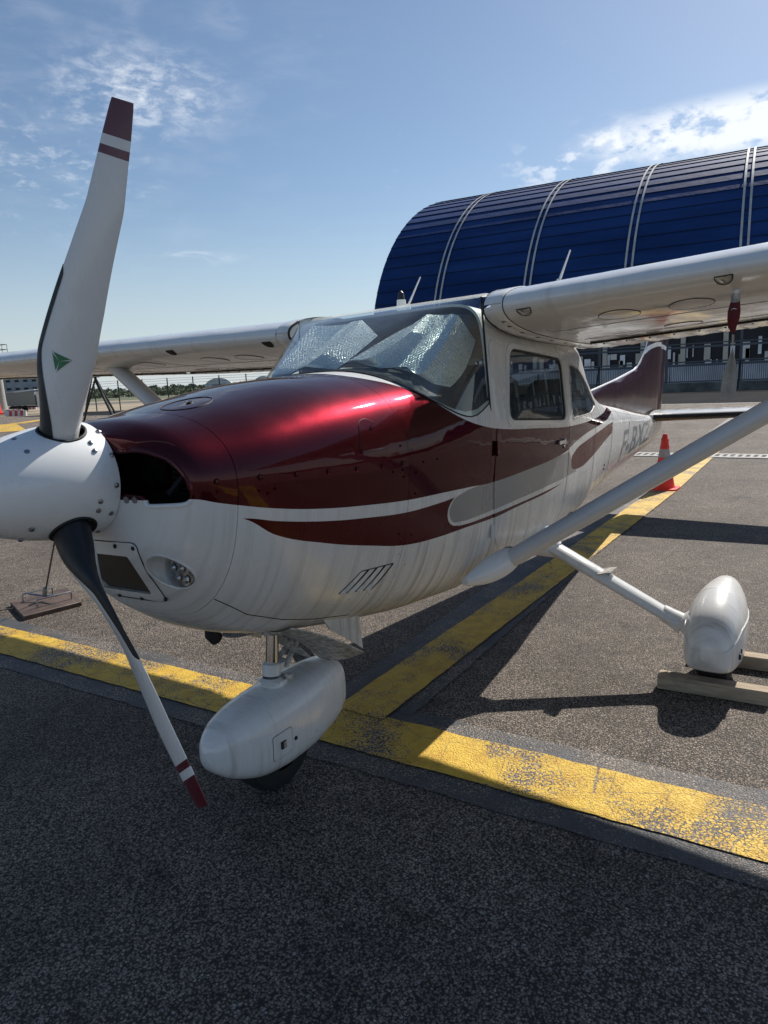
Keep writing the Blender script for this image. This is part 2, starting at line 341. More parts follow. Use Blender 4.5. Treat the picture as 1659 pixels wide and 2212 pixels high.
def asphalt(name, base=1.0):
    t = NT(name); c, h, *_ = asphalt_nodes(t, base)
    st = t.math('MULTIPLY', t.ramp(t.noise(.9, 5, None, .65), .58, .74), .35)
    c = t.mix(st, c, (.035, .034, .034))
    ed = t.voro(.42, 'DISTANCE_TO_EDGE', wp_(t)); w2 = t.noise(1.1, 6, None, .65); ck = t.math('LESS_THAN', t.math('ADD', ed, t.math('MULTIPLY', t.math('SUBTRACT', w2, .5), .10)), .0022); c = t.mix(t.math('MULTIPLY', t.math('MULTIPLY', ck, t.ramp(t.noise(.7, 3), .45, .6)), .2), c, (.012, .012, .012))
    t.set('Base Color', c); t.set('Roughness', .82); t.set('Specular IOR Level', .35); t.set('Normal', t.bump(h, 1.0, .006)); return t.m
ASPH = asphalt('apron_asphalt')
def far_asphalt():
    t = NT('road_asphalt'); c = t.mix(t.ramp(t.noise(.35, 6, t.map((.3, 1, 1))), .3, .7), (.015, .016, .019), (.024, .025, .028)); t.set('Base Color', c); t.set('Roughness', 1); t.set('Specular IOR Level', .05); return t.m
def line_paint(name, colA, colB, cover=.5, seed=0, thick=.003):
    t = NT(name); c, h, e, vs, n2 = asphalt_nodes(t)
    big = t.noise(2.1, 5, t.map(loc=(seed, 0, 0)), .6); fine = t.noise(75, 5, None, .7); cr = t.voro(4.2, 'DISTANCE_TO_EDGE', t.map(loc=(0, seed, 0)))
    fr_ = t.voro(58, 'DISTANCE_TO_EDGE', wp_(t)); cov = t.math('ADD', t.math('ADD', t.math('MULTIPLY', t.math('SUBTRACT', .30, fr_), .75), t.math('MULTIPLY', fine, .45)), t.math('MULTIPLY', big, 1.05))
    crk = t.math('LESS_THAN', t.math('ADD', cr, t.math('MULTIPLY', t.math('SUBTRACT', fine, .5), .03)), .004)
    miss = t.math('MAXIMUM', t.ramp(cov, cover+.42, cover+.50), t.math('MULTIPLY', crk, .9))
    pc = t.mix(t.ramp(t.noise(11, 5, t.map(loc=(seed, 3, 0)), .6), .35, .7), colA, colB)
    pc = t.mix(t.ramp(n2, .3, .75, 0, .35), pc, tuple(v*.55 for v in colB))
    t.set('Base Color', t.mix(miss, pc, c)); t.set('Roughness', .65)
    t.set('Normal', t.bump(t.math('ADD', t.math('MULTIPLY', h, .55), t.math('MULTIPLY', t.math('SUBTRACT', 1, miss), .3)), .8, .006)); return t.m
YEL = line_paint('yellow_line_paint', (.80, .52, .055), (.64, .37, .03), .50)
GRY = line_paint('dark_border_paint', (.075, .078, .086), (.055, .057, .062), .47, 5)
GRY2 = line_paint('pale_border_paint', (.11, .112, .12), (.075, .077, .084), .40, 9)
WHT = line_paint('white_line_paint', (.42, .42, .40), (.34, .33, .31), .50, 2)

# ================================================================== SETTING
def sheet(name, poly, z, mat, kind='structure', wob=0, step=.06):
    P = []
    if wob:
        n = len(poly)
        for i in range(n):
            a, b = Vector(poly[i]), Vector(poly[(i+1) % n]); L = (b-a).length; k = max(1, int(L/step)); nn = Vector((-(b-a).y, (b-a).x)).normalized()
            for j in range(k):
                p = a.lerp(b, j/k); q = p+nn*wob*(noise.noise((p.x*9, p.y*9, z*100))+.6*noise.noise((p.x*31, p.y*31, 0))); P.append((q.x, q.y, z))
    else: P = [(x, y, z) for x, y in poly]
    o = mesh(name, P, [tuple(range(len(P)))], mat, smooth=False)
    if o.data.polygons[0].normal.z < 0: o.data.flip_normals()
    if kind: o['kind'] = kind
    return o
S = 2500
sheet('apron', [(-60, -S), (34, -S), (34, 96), (22, 130), (-60, 200)], 0, ASPH)
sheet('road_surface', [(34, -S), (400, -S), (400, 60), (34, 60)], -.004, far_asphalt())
def ground_mat(name, a, b, sc):
    t = NT(name); c = t.mix(t.ramp(t.noise(sc, 7, t.map((1, .35, 1)), .65), .35, .68), a, b); t.set('Base Color', c); t.set('Roughness', .95); return t.m
sheet('ground', [(-S, -S), (S, -S), (S, S), (-S, S)], -.02, ground_mat('bare_ground', (.23, .185, .13), (.13, .115, .085), .05))
sheet('bare_ground', [(22, 118), (38, 72), (44, 55), (60, 36), (330, 60), (330, 330), (20, 330)], .006, ground_mat('sandy_soil', (.36, .29, .20), (.22, .18, .13), .12))
sheet('dirt_bank', [(60, 118), (88, 92), (120, 60), (140, 70), (100, 112), (72, 140)], .05, ground_mat('grey_dirt', (.15, .14, .12), (.10, .10, .09), .2))
sheet('grass_field', [(60, 220), (125, 125), (230, 90), (900, 200), (900, 900), (60, 900)], .03, ground_mat('rough_grass', (.085, .10, .045), (.13, .13, .075), .05))
# painted lines (yellow with dark borders)
def cx(y, a): return 1.80-.035*y if a else 1.475-.035*y
sheet('line_border', [(cx(60, 1)+.12, 60), (cx(-40, 1)+.12, -40), (cx(-40, 0)-.13, -40), (cx(60, 0)-.13, 60)], .003, GRY, wob=.012)
sheet('line_border', [(1.88, -.20), (31, -.02+.62), (31, 1.25+.1), (1.88, .29)], .0045, GRY, wob=.012)
sheet('line_border', [(cx(0, 1)-.02, -.235), (cx(-40, 1)-.02, -40), (cx(-40, 1)+.15, -40), (1.93, -.5)], .006, GRY2, wob=.01)
sheet('yellow_line', [(cx(60, 1), 60), (cx(-40, 1), -40), (cx(-40, 0), -40), (cx(60, 0), 60)], .008, YEL, wob=.008)
sheet('yellow_line', [(cx(0, 1)-.03, -.10), (4.7, -.10), (9, -.09), (16.8, .12), (30, .85), (30, 1.25), (16.8, .50), (10.2, .225), (5.3, .18), (cx(0, 1)-.03, .18)], .011, YEL, wob=.006)
sheet('yellow_box', [(25.5, .9), (31.2, .75), (31.2, -6), (30.2, -6), (30.2, -.1), (26.5, 0)], .014, YEL)
sheet('edge_line', [(33.6, -80), (33.9, -80), (33.9, 40), (33.6, 40)], .008, WHT)
sheet('yellow_line', [(24, 43), (29.5, 48), (30.3, 47.3), (24.8, 42.2)], .012, YEL); sheet('yellow_line', [(18, 33), (23.6, 43.5), (24.6, 42.8), (19, 32)], .012, YEL)
# drain channel across the apron: two pale rails and dark slots with cross bars
CONC = simple('pale_concrete', (.42, .40, .37), .85, nscale=4, bumpy=.3)
dr = empty('drain_channel', (13.1, 0, 0), label='narrow slotted drain channel with pale edges crossing the apron behind the plane', cat='drain')
for x0 in (12.93, 13.40):
    g = G(); g.box((x0-13.1, -2, .008), (.14, 16, .016)); g.obj('rim', CONC, dr, smooth=False)
g = G(); g.box((.065, -2, .004), (.33, 16, .008)); g.obj('slot', BLACK, dr, smooth=False)
bar = G().box((0, 0, .010), (.33, .055, .014)); b0 = None
for i in range(110):
    if b0 is None: b0 = bar.obj('grate_bar', CONC, dr, smooth=False); o = b0
    else: o = b0.copy(); COL.objects.link(o)
    o.location = (.065, -9.2+i*.125, 0)

# ================================================================== hangar with blue barrel roof
K = 1.30
def about(x, y, z): return (CAM[0]+K*(x-CAM[0]), CAM[1]+K*(y-CAM[1]), CAM[2]+K*(z-CAM[2]))
HX, HY, HAZ, HZC, HR, HRZ, HSP, HS0 = 75, 34.55, -1.48, 3.53, 24.39, 16.81, 7.45, 5.89
hx, hy, hz = about(HX, HY, HZC); hr, hrz, hsp, hs0 = HR*K, HRZ*K, HSP*K, HS0*K
ha = Vector((cos(HAZ), sin(HAZ), 0)); hn = Vector((ha.y, -ha.x, 0))
if hn.x > 0: hn = -hn
def harch(s, th, dr=0): return Vector((hx, hy, hz))+ha*s+hn*((hr+dr)*cos(th))+Vector((0, 0, (hrz+dr)*sin(th)))
def blue():
    t = NT('blue_roof_sheet'); c = t.mix(t.ramp(t.noise(.4, 5, t.map((1, .2, 1))), .3, .7), (.009, .034, .125), (.017, .058, .195)); c = t.mix(t.ramp(t.noise(1.4, 6, t.map((.3, .15, 2.5)), .65), .55, .75, 0, .35), c, (.03, .07, .17)); t.set('Base Color', c)
    t.set('Roughness', .7); t.set('Specular IOR Level', .12); t.set('Normal', t.bump(t.noise(.9, 3), .25, .15)); return t.m
BLUE = blue(); TAPE = simple('silver_tape', (.50, .50, .48), .6, nscale=1)
SEAMD = simple('roof_seam_dark', (.006, .012, .035), .6)
hg = empty('hangar', (hx, hy, 0), label='large hangar with a blue barrel roof and silver rib tapes, behind the plane', cat='hangar')
HL = Matrix.Translation((-hx, -hy, 0))
nrow = 46; Lh = hs0+hsp*9
# roof courses: each lengthwise sheet a piece of its own, slightly lapped over the one below
for k in range(nrow):
    t0, t1 = pi*k/nrow, pi*(k+1)/nrow; rows = []
    for s in [0, hs0]+[hs0+hsp*(i+1) for i in range(9)]:
        rows.append([harch(s, t0-.003, .045), harch(s, (t0+t1)/2, .025), harch(s, t1, 0)])
    V, F = grid(rows); V = [HL@Vector(v) for v in V]
    mesh('roof_sheet', V, F, BLUE, hg, smooth=True)
    lap = G(); lap.tube([HL@harch(0, t0, .06), HL@harch(Lh, t0, .03)], .035, 4); lap.obj('lap_seam', SEAMD, hg)
for i in range(10):
    s = hs0+hsp*i
    for ds in (-.30, .30):
        rows = [[HL@harch(s+ds+e, pi*q/48, .16) for e in (-.10, .10)] for q in range(49)]
        V, F = grid(rows); mesh('rib_tape', V, F, TAPE, hg)
rows = [HL@harch(0.02, pi*q/40, 0) for q in range(41)]; rows = [Vector((rows[0].x, rows[0].y, 0))]+rows+[Vector((rows[-1].x, rows[-1].y, 0))]
mesh('end_wall', rows, [tuple(range(len(rows)))], simple('hangar_end_sheet', (.03, .07, .18), .5), hg, smooth=False)
g = G()
for th in (0, pi):
    a, b = HL@harch(0, th, -.1), HL@harch(Lh, th, -.1); g.add([a, b, (b.x, b.y, 0), (a.x, a.y, 0)], [(0, 1, 2, 3)])
g.obj('side_wall', simple('hangar_wall_sheet', (.35, .36, .36), .6), hg, smooth=False)

# ================================================================== fence and storage row beyond the road
FX = 52.5
FGREY = simple('fence_grey_steel', (.07, .085, .11), .5); 
fence = empty('security_fence', (FX, 0, 0), label='long grey bar fence with a low concrete footing across the road behind the tail', cat='fence')
g = G().box((0, -5, .30), (.25, 80, .60)); g.obj('footing', simple('stained_concrete', (.13, .13, .12), .9, noise_amt=.4, nscale=1.2), fence, smooth=False)
P0 = R0 = None
for i in range(17):
    y = -43+i*4.7
    if P0 is None:
        P0 = G().box((0, 0, 2.0), (.14, .14, 4.0)).obj('post', FGREY, fence, smooth=False); p = P0
        R0 = G().tube([(-.9, .0, .1), (-.05, 0, 2.0)], .05, 6).obj('brace', SEAL, fence); r = R0
    else:
        p = P0.copy(); COL.objects.link(p); r = R0.copy() if i % 2 == 0 else None
        if r: COL.objects.link(r)
    p.location = (0, y, 0)
    if r: r.location = (0, y, 0)
for z, h in ((.68, .10), (1.80, .16), (2.02, .10), (3.02, .14), (3.25, .08)):
    G().box((-.02, -5, z), (.08, 80, h)).obj('rail', FGREY, fence, smooth=False)
g = G()
for i in range(640):
    g.box((.03, -44.9+i*.125, 1.22), (.03, .035, 1.15))
o = g.obj('bars', FGREY, fence, smooth=False); o['kind'] = 'stuff'
wh = empty('barrier_wall', (FX+1.6, 0, 0), label='row of pale wall panels standing close behind the grey fence', cat='wall')
PALE = simple('pale_panel', (.62, .65, .70), .7, nscale=.7, noise_amt=.2)
pp = None
for i in range(17):
    if pp is None: pp = G().box((0, 0, .95), (.12, 4.62, 1.9)).obj('wall_panel', PALE, wh, smooth=False); p = pp
    else: p = pp.copy(); COL.objects.link(p)
    p.location = (0, -40.6+i*4.7, 0)
# building behind: dark open bays with pale frames, racks and stored goods
bd = empty('storage_building', (FX+9, 0, 0), label='low storage building with dark bays and pale frames behind the fence', cat='building')
DKB = simple('dark_bay', (.02, .022, .028), .8); FRAME = simple('frame_cream', (.42, .41, .36), .7)
G().box((3, -2, 2.7), (5, 74, 5.4)).obj('bay_back', DKB, bd, smooth=False)
G().box((0, -2, 5.6), (1.2, 76, .7)).obj('fascia', PALE, bd, smooth=False)
cc = None
for i in range(24):
    if cc is None: cc = G().box((0, 0, 2.6), (.3, .35, 5.2)).obj('column', FRAME, bd, smooth=False); p = cc
    else: p = cc.copy(); COL.objects.link(p)
    p.location = (.2, -38+i*3.15, 0)
rnd = random.Random(3)
for i in range(130):
    y = -36+i*.56+rnd.uniform(-.3, .3); hgt = rnd.uniform(.15, 1.5)
    G().box((.3, y, 2.0+rnd.uniform(0, 1.2)), (.05, rnd.uniform(.06, .55), hgt)).obj('bay_sheet', [FRAME, simple('bay_white', (.55, .55, .53), .7), PALE][i % 3] if i < 3 else [FRAME, bpy.data.materials['bay_white'], PALE][i % 3], bd, smooth=False)
# ------------------------------------------------------------------ left background
def wire_posts():
    f = empty('perimeter_fence', (50, 60, 0), label='dark perimeter fence posts with thin wires on sandy ground behind the cowling', cat='fence')
    import itertools
    pts = []
    for i in range(13):
        a = Vector((44.5, 55.0, 0)); b = Vector((48.6, 40.5, 0)); pts.append(a.lerp(b, (i-3)/5.4)-Vector((50, 60, 0)))
    p0 = None
    for p in pts:
        if p0 is None: p0 = G().tube([(0, 0, 0), (0, 0, 2.9)], .055, 6).obj('post', BOOT, f); o = p0
        else: o = p0.copy(); COL.objects.link(o)
        o.location = p
    for z in (2.1, 2.4, 2.65, 2.85):
        G().tube([p+Vector((0, 0, z-.02*(i % 2))) for i, p in enumerate(pts)], .012, 4).obj('wire', STEEL, f)
wire_posts()
def tripod_gate():
    f = empty('support_frame', (28.2, 39.5, 0), label='dark four-legged steel frame standing on the apron under the far wing', cat='frame')
    for a, b in (((-.5, .6, 0), (.05, .1, 2.75)), ((1.5, -.2, 0), (.15, -.1, 2.75)), ((.7, -.9, 0), (.2, 0, 2.75)), ((.5, -1.1, 0), (.25, 0, 2.5))):
        G().tube([a, b], .07, 6).obj('leg', BOOT, f)
    G().box((.15, 0, 2.8), (.5, .5, .15)).obj('head', BOOT, f, smooth=False)
tripod_gate()
# floodlight mast with ladder cage
def mast():
    f = empty('floodlight_mast', (44.0, 79.5, 0), label='tall galvanised mast with a caged ladder at the left edge of the view', cat='mast')
    GALV = simple('galvanised_steel', (.36, .35, .32), .55, .3)
    G().lathe([(0, .75), (1.5, .62), (6, .52), (18, .38), (18, 0)], (0, 0, 0), (0, 0, 1), 16).obj('pole', GALV, f)
    G().box((0, 0, .2), (2.6, 2.6, .4)).obj('plinth', CONC, f, smooth=False)
    g = G()
    for s in (-.3, .3):
        g.tube([(-.9, .8+s, 5), (-.9, .8+s, 19)], .05, 5)
    g.obj('ladder_rail', BOOT, f)
    r0 = None
    for i in range(30):
        if r0 is None: r0 = G().tube([(-.9, .5, 0), (-.9, 1.1, 0)], .035, 5).obj('rung', BOOT, f); o = r0
        else: o = r0.copy(); COL.objects.link(o)
        o.location = (0, 0, 5.2+i*.46)
    h0 = None
    for i in range(12):
        pts = [(-.9-.75*sin(pi*k/8), .8+.42*cos(pi*k/8), 0) for k in range(9)]
        if h0 is None: h0 = G().tube(pts, .03, 4).obj('cage_hoop', BOOT, f); o = h0
        else: o = h0.copy(); COL.objects.link(o)
        o.location = (0, 0, 7+i*1.0)
    for z in (6.6, 15.6):
        G().box((0, 0, z), (2.2, 2.2, .1)).obj('platform', BOOT, f, smooth=False)
        g = G()
        for a in (-1.05, 1.05):
            for b in (-1.05, 0, 1.05): g.tube([(a, b, z), (a, b, z+1.1)], .03, 4); g.tube([(b, a, z), (b, a, z+1.1)], .03, 4)
            for q in (.55, 1.1): g.tube([(a, -1.05, z+q), (a, 1.05, z+q)], .03, 4); g.tube([(-1.45, a, z+q), (1.05, a, z+q)], .03, 4)
        g.obj('guard_rail', BOOT, f)
mast()
RED = simple('red_plastic', (.62, .035, .02), .4)
t_ = empty('red_bollard_drum', (39.9, 73.3, 0), label='tall tapering red marker at the very left edge beside the mast', cat='marker')
G().lathe([(0, 1.0), (.12, 1.0), (.12, .62), (4.6, .30), (4.7, 0)], (0, 0, 0), (0, 0, 1), 20).obj('body', RED, t_)
G().box((0, 0, .1), (2.2, 2.2, .2)).obj('foot', RED, t_, smooth=False)
# coach
def coach():
    f = empty('parked_truck', (48.6, 80.5, 0), rz=radians(118-180), label='white utility truck parked on the sand between mast and upper propeller blade', cat='truck')
    WH = simple('truck_white', (.62, .62, .60), .4); DG = simple('truck_glass', (.02, .025, .03), .15); GG = simple('truck_grey_body', (.20, .21, .20), .6)
    g = G().box((-1.6, 0, 2.1), (5.2, 2.4, 2.2)); g.obj('load_body', GG, f, smooth=False)
    g = G().box((2.3, 0, 1.75), (2.0, 2.4, 2.3)); g.box((1.9, 0, 3.0), (1.2, 2.2, .25)); g.obj('cab', WH, f, smooth=False)
    G().box((3.32, 0, 2.2), (.05, 2.1, .95)).obj('windscreen', DG, f, smooth=False)
    for s in (-1, 1): G().box((2.5, s*1.21, 2.2), (1.1, .04, .8)).obj('side_glass', DG, f, smooth=False)
    G().box((-.4, 0, .8), (7.2, 1.0, .3)).obj('chassis', BOOT, f, smooth=False)
    for x in (2.3, -2.2, -3.3):
        for s in (-1, 1): G().lathe([(0, .2), (0, .5), (.28, .5), (.28, .2)], (x, s*1.0-.14, .5), (0, 1, 0), 16, cap=True).obj('wheel', RUBBER, f)
    g = G(); g.tube([(-4, -1, 3.25), (1, -1, 3.6), (1, 1, 3.6), (-4, 1, 3.25)], .06, 5); g.obj('roof_rack', WH, f)
    f.scale = (.72, .72, .72)
coach()
# red and white barriers
WB = simple('barrier_white', (.62, .60, .57), .6)
g0 = None
nb = 0
for (bx, by, bz, rz) in ((60, 104, 0, 2.0), (58.2, 99, 0, 2.0), (56.4, 94.5, 0, 2.0), (40.3, 70.6, 0, 2.1), (38.1, 66.5, 0, 2.1), (36, 62.5, 0, 2.1)):
    lab = ['red and white barrier farthest left on the sand by the mast', 'red and white barrier in the middle of the upper row on the sand', 'red and white barrier nearest the truck on the sand',
           'red and white low barrier at the foot of the mast', 'red and white low barrier in the middle of the lower row', 'red and white low barrier nearest the propeller blade'][nb]; nb += 1
    f = empty('barrier', (bx, by, bz), rz, label=lab, cat='barrier', group='red and white barriers on the sand')
    f.scale = (.62, .62, .62)
    for i in range(7):
        G().add([(-1.5+i*.43, -.22, 0), (-1.5+(i+1)*.43, -.22, 0), (-1.5+(i+1)*.43, -.07, .8), (-1.5+i*.43, -.07, .8), (-1.5+i*.43, .22, 0), (-1.5+(i+1)*.43, .22, 0), (-1.5+(i+1)*.43, .07, .8), (-1.5+i*.43, .07, .8)],
                [(0, 1, 2, 3), (4, 7, 6, 5), (3, 2, 6, 7), (0, 3, 7, 4), (1, 5, 6, 2)]).obj('block', RED if i % 2 else WB, f, smooth=False)
# distant trees as one leafy mass + sheds + city blocks
def leafmat():
    t = NT('scrub_leaves'); c = t.mix(t.ramp(t.noise(.12, 6), .3, .7), (.10, .125, .075), (.19, .215, .14)); t.set('Base Color', c); t.set('Roughness', .9); return t.m  # leaf tones lightened: distance haze is put into the colour
def scrub(name, x0, y0, x1, y1, n, hmin, hmax, depth, seed):
    r = random.Random(seed); V = []; F = []
    for i in range(n):
        q = r.random(); dd = r.random()*depth; nx, ny = (x1-x0), (y1-y0); L = sqrt(nx*nx+ny*ny)
        px = x0+nx*q-ny/L*-dd*(-1); py = y0+ny*q+nx/L*-dd*(-1)
        px, py = x0+nx*q+ny/L*dd*(1 if (ny > 0) else -1), y0+ny*q+abs(nx)/L*dd
        H = hmin+(hmax-hmin)*(.5+.5*noise.noise((q*14+seed, dd*.03, 0)))*(.7+.6*r.random()); w = H*.45
        for k in range(30):
            a = r.random()*2*pi; zz = r.random(); rr = w*(1-(2*zz-1)**2)**.5*(.7+.5*r.random()); c = Vector((px+cos(a)*rr, py+sin(a)*rr, .2+zz*H))
            s = H*.16*(.6+r.random()); d1 = Vector((r.uniform(-1, 1), r.uniform(-1, 1), r.uniform(-1, 1))).normalized()*s; d2 = Vector((r.uniform(-1, 1), r.uniform(-1, 1), r.uniform(-1, 1))).normalized()*s
            b = len(V); V += [c-d1, c+d2, c+d1, c-d2]; F.append((b, b+1, b+2, b+3))
    o = mesh(name, V, F, LEAF, smooth=False); o['kind'] = 'stuff'; return o
LEAF = leafmat()
scrub('distant_scrub', 90, 330, 330, 120, 900, 1.4, 3.6, 60, 3)
scrub('distant_scrub', 150, 620, 700, 260, 700, 3, 8, 60, 8)
def block(name, x, y, w, d, h, rz, mat, label, cat, rows=0):
    f = empty(name, (x, y, 0), rz, label=label, cat=cat)
    G().box((0, 0, h/2), (d, w, h)).obj('wall', mat, f, smooth=False)
    G().box((0, 0, h+.3), (d*1.03, w*1.03, .6)).obj('roof', simple(name+'_roof', (.22, .22, .23), .8), f, smooth=False)
    for r_ in range(rows):
        for k in range(max(2, int(w/6))):
            G().box((-d/2-.05, -w/2+(k+.5)*w/max(2, int(w/6)), 3+r_*h/(rows+1)), (.2, w/max(2, int(w/6))*.5, 1.6)).obj('window', DKB, f, smooth=False)
CITY = simple('far_block_grey', (.30, .33, .37), .8, nscale=.1); CITYW = simple('far_block_white', (.55, .58, .60), .8, nscale=.1)
block('distant_tower_block', 260, 520, 18, 14, 26, radians(60), CITY, 'grey stepped distant block left of the propeller blade', 'building', 4)
block('distant_tower_block', 262, 505, 14, 14, 34, radians(60), CITYW, 'taller pale distant block beside the mast', 'building', 5)
block('distant_hall', 330, 540, 60, 20, 24, radians(60), CITY, 'wide dark distant building behind the parked truck', 'building', 3)
def dome(x, y, w, d, h, rz, col, label):
    f = empty('distant_shed', (x, y, 0), rz, label=label, cat='shed', group='far sheds beyond the scrub')
    P = [[(d*(i-.5), w*.5*cos(pi*k/12), h*sin(pi*k/12)) for k in range(13)] for i in (0, 1)]
    V, F = grid(P); F += [tuple(range(13)), tuple(range(13, 26))]; mesh('vault', V, F, col, f)
    G().box((-d/2-.1, 0, h*.28), (.2, w*.4, h*.5)).obj('door', CITY, f, smooth=False)
SHEDB = simple('shed_blue', (.25, .42, .55), .6)
for i, (x, y, w, c, lb) in enumerate(((420, 430, 26, CITYW, 'first pale vaulted shed from the wing strut, far beyond the fence'), (446, 405, 20, CITYW, 'second pale vaulted shed, left of the blue one, far away'), (470, 380, 18, SHEDB, 'small pale blue vaulted shed far beyond the fence'), (492, 360, 22, CITYW, 'pale vaulted shed farthest right, beyond the fence'))):
    dome(x, y, w, 14, 11, radians(42), c, lb)
# ================================================================== THE AEROPLANE
SH = .028                                     # it stands rolled a little to starboard
RL = (2.9, 0, 0)
plane = empty('light_aircraft', RL, label='white high-wing light aircraft with maroon cowling and red and grey side stripes', cat='aircraft')
OFF = (-RL[0], -RL[1], -RL[2])
def shear(V): return [(v[0], v[1], v[2]-SH*v[1]) for v in V]
def part(name, V, F, mats, parent=None, sh=True, **k):
    o = mesh(name, shear(V) if sh else V, F, mats, parent or plane, **k)
    if parent is None: o.location = OFF
    return o
def gpart(g, name, mats, parent=None, sh=True, **k):
    return part(name, g.V, g.F, mats, parent, sh, mi=g.M, **k)
#       x   zb   zw    zt    w   wtR wbR nt  nb
SA = [[0.44,1.102,1.33,1.489,.293,1,.9,2.4,2.6],[0.47,1.058,1.325,1.505,.352,1,.9,2.4,2.6],[0.50,1.02,1.32,1.518,.386,1,.9,2.4,2.6],[0.60,.895,1.31,1.532,.420,1,.9,2.4,2.6],[0.80,.765,1.30,1.569,.467,1,.9,2.4,2.6],
 [1.10,.675,1.28,1.617,.502,1,.9,2.4,2.6],[1.42,.613,1.27,1.639,.524,1,.92,2.4,2.8],[1.75,.57,1.30,1.654,.541,1,.94,2.5,3.2],[2.085,.56,1.37,1.659,.552,1,.96,2.7,4]]
SB = [[2.085,.56,1.37,1.915,.552,.92,.96,9,4],[2.6,.56,1.36,1.89,.556,.92,.96,9,4.5],[3.1,.57,1.34,1.85,.548,.92,.95,9,4.5],[3.6,.59,1.31,1.79,.515,.9,.93,8,4.5],[3.85,.60,1.29,1.68,.49,.86,.93,5,4.5],
 [4.2,.62,1.27,1.50,.45,.83,.93,3.5,4],[4.6,.637,1.22,1.40,.405,.85,.93,3,3.5],[5.6,.67,1.16,1.29,.29,.9,.93,2.5,3],[6.6,.71,1.08,1.18,.19,.9,.93,2.5,2.6],[7.6,.762,1.0,1.086,.088,.9,.93,2.2,2.4],[8.15,.83,.99,1.04,.045,.9,.93,2.2,2.4]]
def interp(S, x):
    n = len(S); i = 0
    while i < n-2 and x > S[i+1][0]: i += 1
    h = S[i+1][0]-S[i][0]; t = min(1, max(0, (x-S[i][0])/h)); out = []
    for k in range(9):
        def sl(a): return (S[a+1][k]-S[a][k])/(S[a+1][0]-S[a][0])
        def tan_(a):
            if a == 0: return sl(0)
            if a == n-1: return sl(n-2)
            p, q = sl(a-1), sl(a); return 2*p*q/(p+q) if p*q > 0 else 0
        out.append((2*t**3-3*t*t+1)*S[i][k]+(t**3-2*t*t+t)*h*tan_(i)+(-2*t**3+3*t*t)*S[i+1][k]+(t**3-t*t)*h*tan_(i+1))
    return out
def secpt(p, th, side=1, off=0):
    x, zb, zw, zt, w, wtR, wbR, nt, nb = p
    if th >= 0: s = max(0, sin(th))**(2/nt); r = max(0, cos(th))**(2/nt)*(1+(wtR-1)*s); y, z = w*r, zw+(zt-zw)*s
    else: s = max(0, sin(-th))**(2/nb); r = max(0, cos(th))**(2/nb)*(1+(wbR-1)*s); y, z = w*r, zw-(zw-zb)*s
    if off: L = sqrt(y*y+(z-zw)**2)+1e-6; k = (L+off)/L; y *= k; z = zw+(z-zw)*k
    return (x, side*y, z)
def halfw(x, z, S=None):
    """half width of the body at station x and unsheared height z"""
    S = S or (SA if x < 2.085 else SB); _, zb, zw, zt, w, a, b, nt, nb = interp(S, x)
    if z >= zw: s = min(1, (z-zw)/(zt-zw)); return w*(1+(a-1)*s)*max(0, 1-s**nt)**(1/nt)
    s = min(1, (zw-z)/(zw-zb)); return w*(1+(b-1)*s)*max(0, 1-s**nb)**(1/nb)
def loft(S, xs, ths, both=True, off=0):
    rows = []
    for x in xs:
        p = interp(S, x)
        if both: r = [secpt(p, t, -1, off) for t in ths]+[secpt(p, t, 1, off) for t in reversed(ths)]
        else: r = [secpt(p, t, -1, off) for t in ths]
        rows.append(r)
    return rows
def lin(a, b, n): return [a+(b-a)*i/(n-1) for i in range(n)]
def dedupe(V, F, d=1e-5):
    bm = bmesh.new(); vs = [bm.verts.new(v) for v in V]
    for f in F:
        try: bm.faces.new([vs[i] for i in f])
        except ValueError: pass
    bmesh.ops.remove_doubles(bm, verts=bm.verts, dist=d); bmesh.ops.dissolve_degenerate(bm, edges=bm.edges, dist=1e-6)
    bm.verts.ensure_lookup_table(); bm.verts.index_update(); V2 = [tuple(v.co) for v in bm.verts]; F2 = [tuple(v.index for v in f.verts) for f in bm.faces]; bm.free(); return V2, F2
def shell_cut(name, V, F, mats, cutters, thick=.012, parent=None):
    """solidify inward and cut openings; the result is one plain mesh"""
    V, F = dedupe(V, F); me = bpy.data.meshes.new(name); me.from_pydata(V, [], F)
    bm = bmesh.new(); bm.from_mesh(me); bmesh.ops.recalc_face_normals(bm, faces=bm.faces); bm.to_mesh(me); bm.free()
    o = bpy.data.objects.new(name, me); COL.objects.link(o)
    m = o.modifiers.new('s', 'SOLIDIFY'); m.thickness = thick; m.offset = -1; m.use_even_offset = False
    tmp = []
    for cv, cf in cutters:
        cme = bpy.data.meshes.new('cut'); cme.from_pydata([tuple(v) for v in cv], [], cf); b2 = bmesh.new(); b2.from_mesh(cme); bmesh.ops.recalc_face_normals(b2, faces=b2.faces); b2.to_mesh(cme); b2.free()
        co = bpy.data.objects.new('cut', cme); COL.objects.link(co); tmp.append(co)
        b = o.modifiers.new('b', 'BOOLEAN'); b.operation = 'DIFFERENCE'; b.object = co; b.solver = 'EXACT'
    dg = bpy.context.evaluated_depsgraph_get(); ev = o.evaluated_get(dg).to_mesh()
    V2 = [tuple(v.co) for v in ev.vertices]; F2 = [tuple(p.vertices) for p in ev.polygons]
    o.evaluated_get(dg).to_mesh_clear()
    for c in tmp: bpy.data.objects.remove(c)
    bpy.data.objects.remove(o)
    return part(name, V2, F2, mats, parent, auto=30)
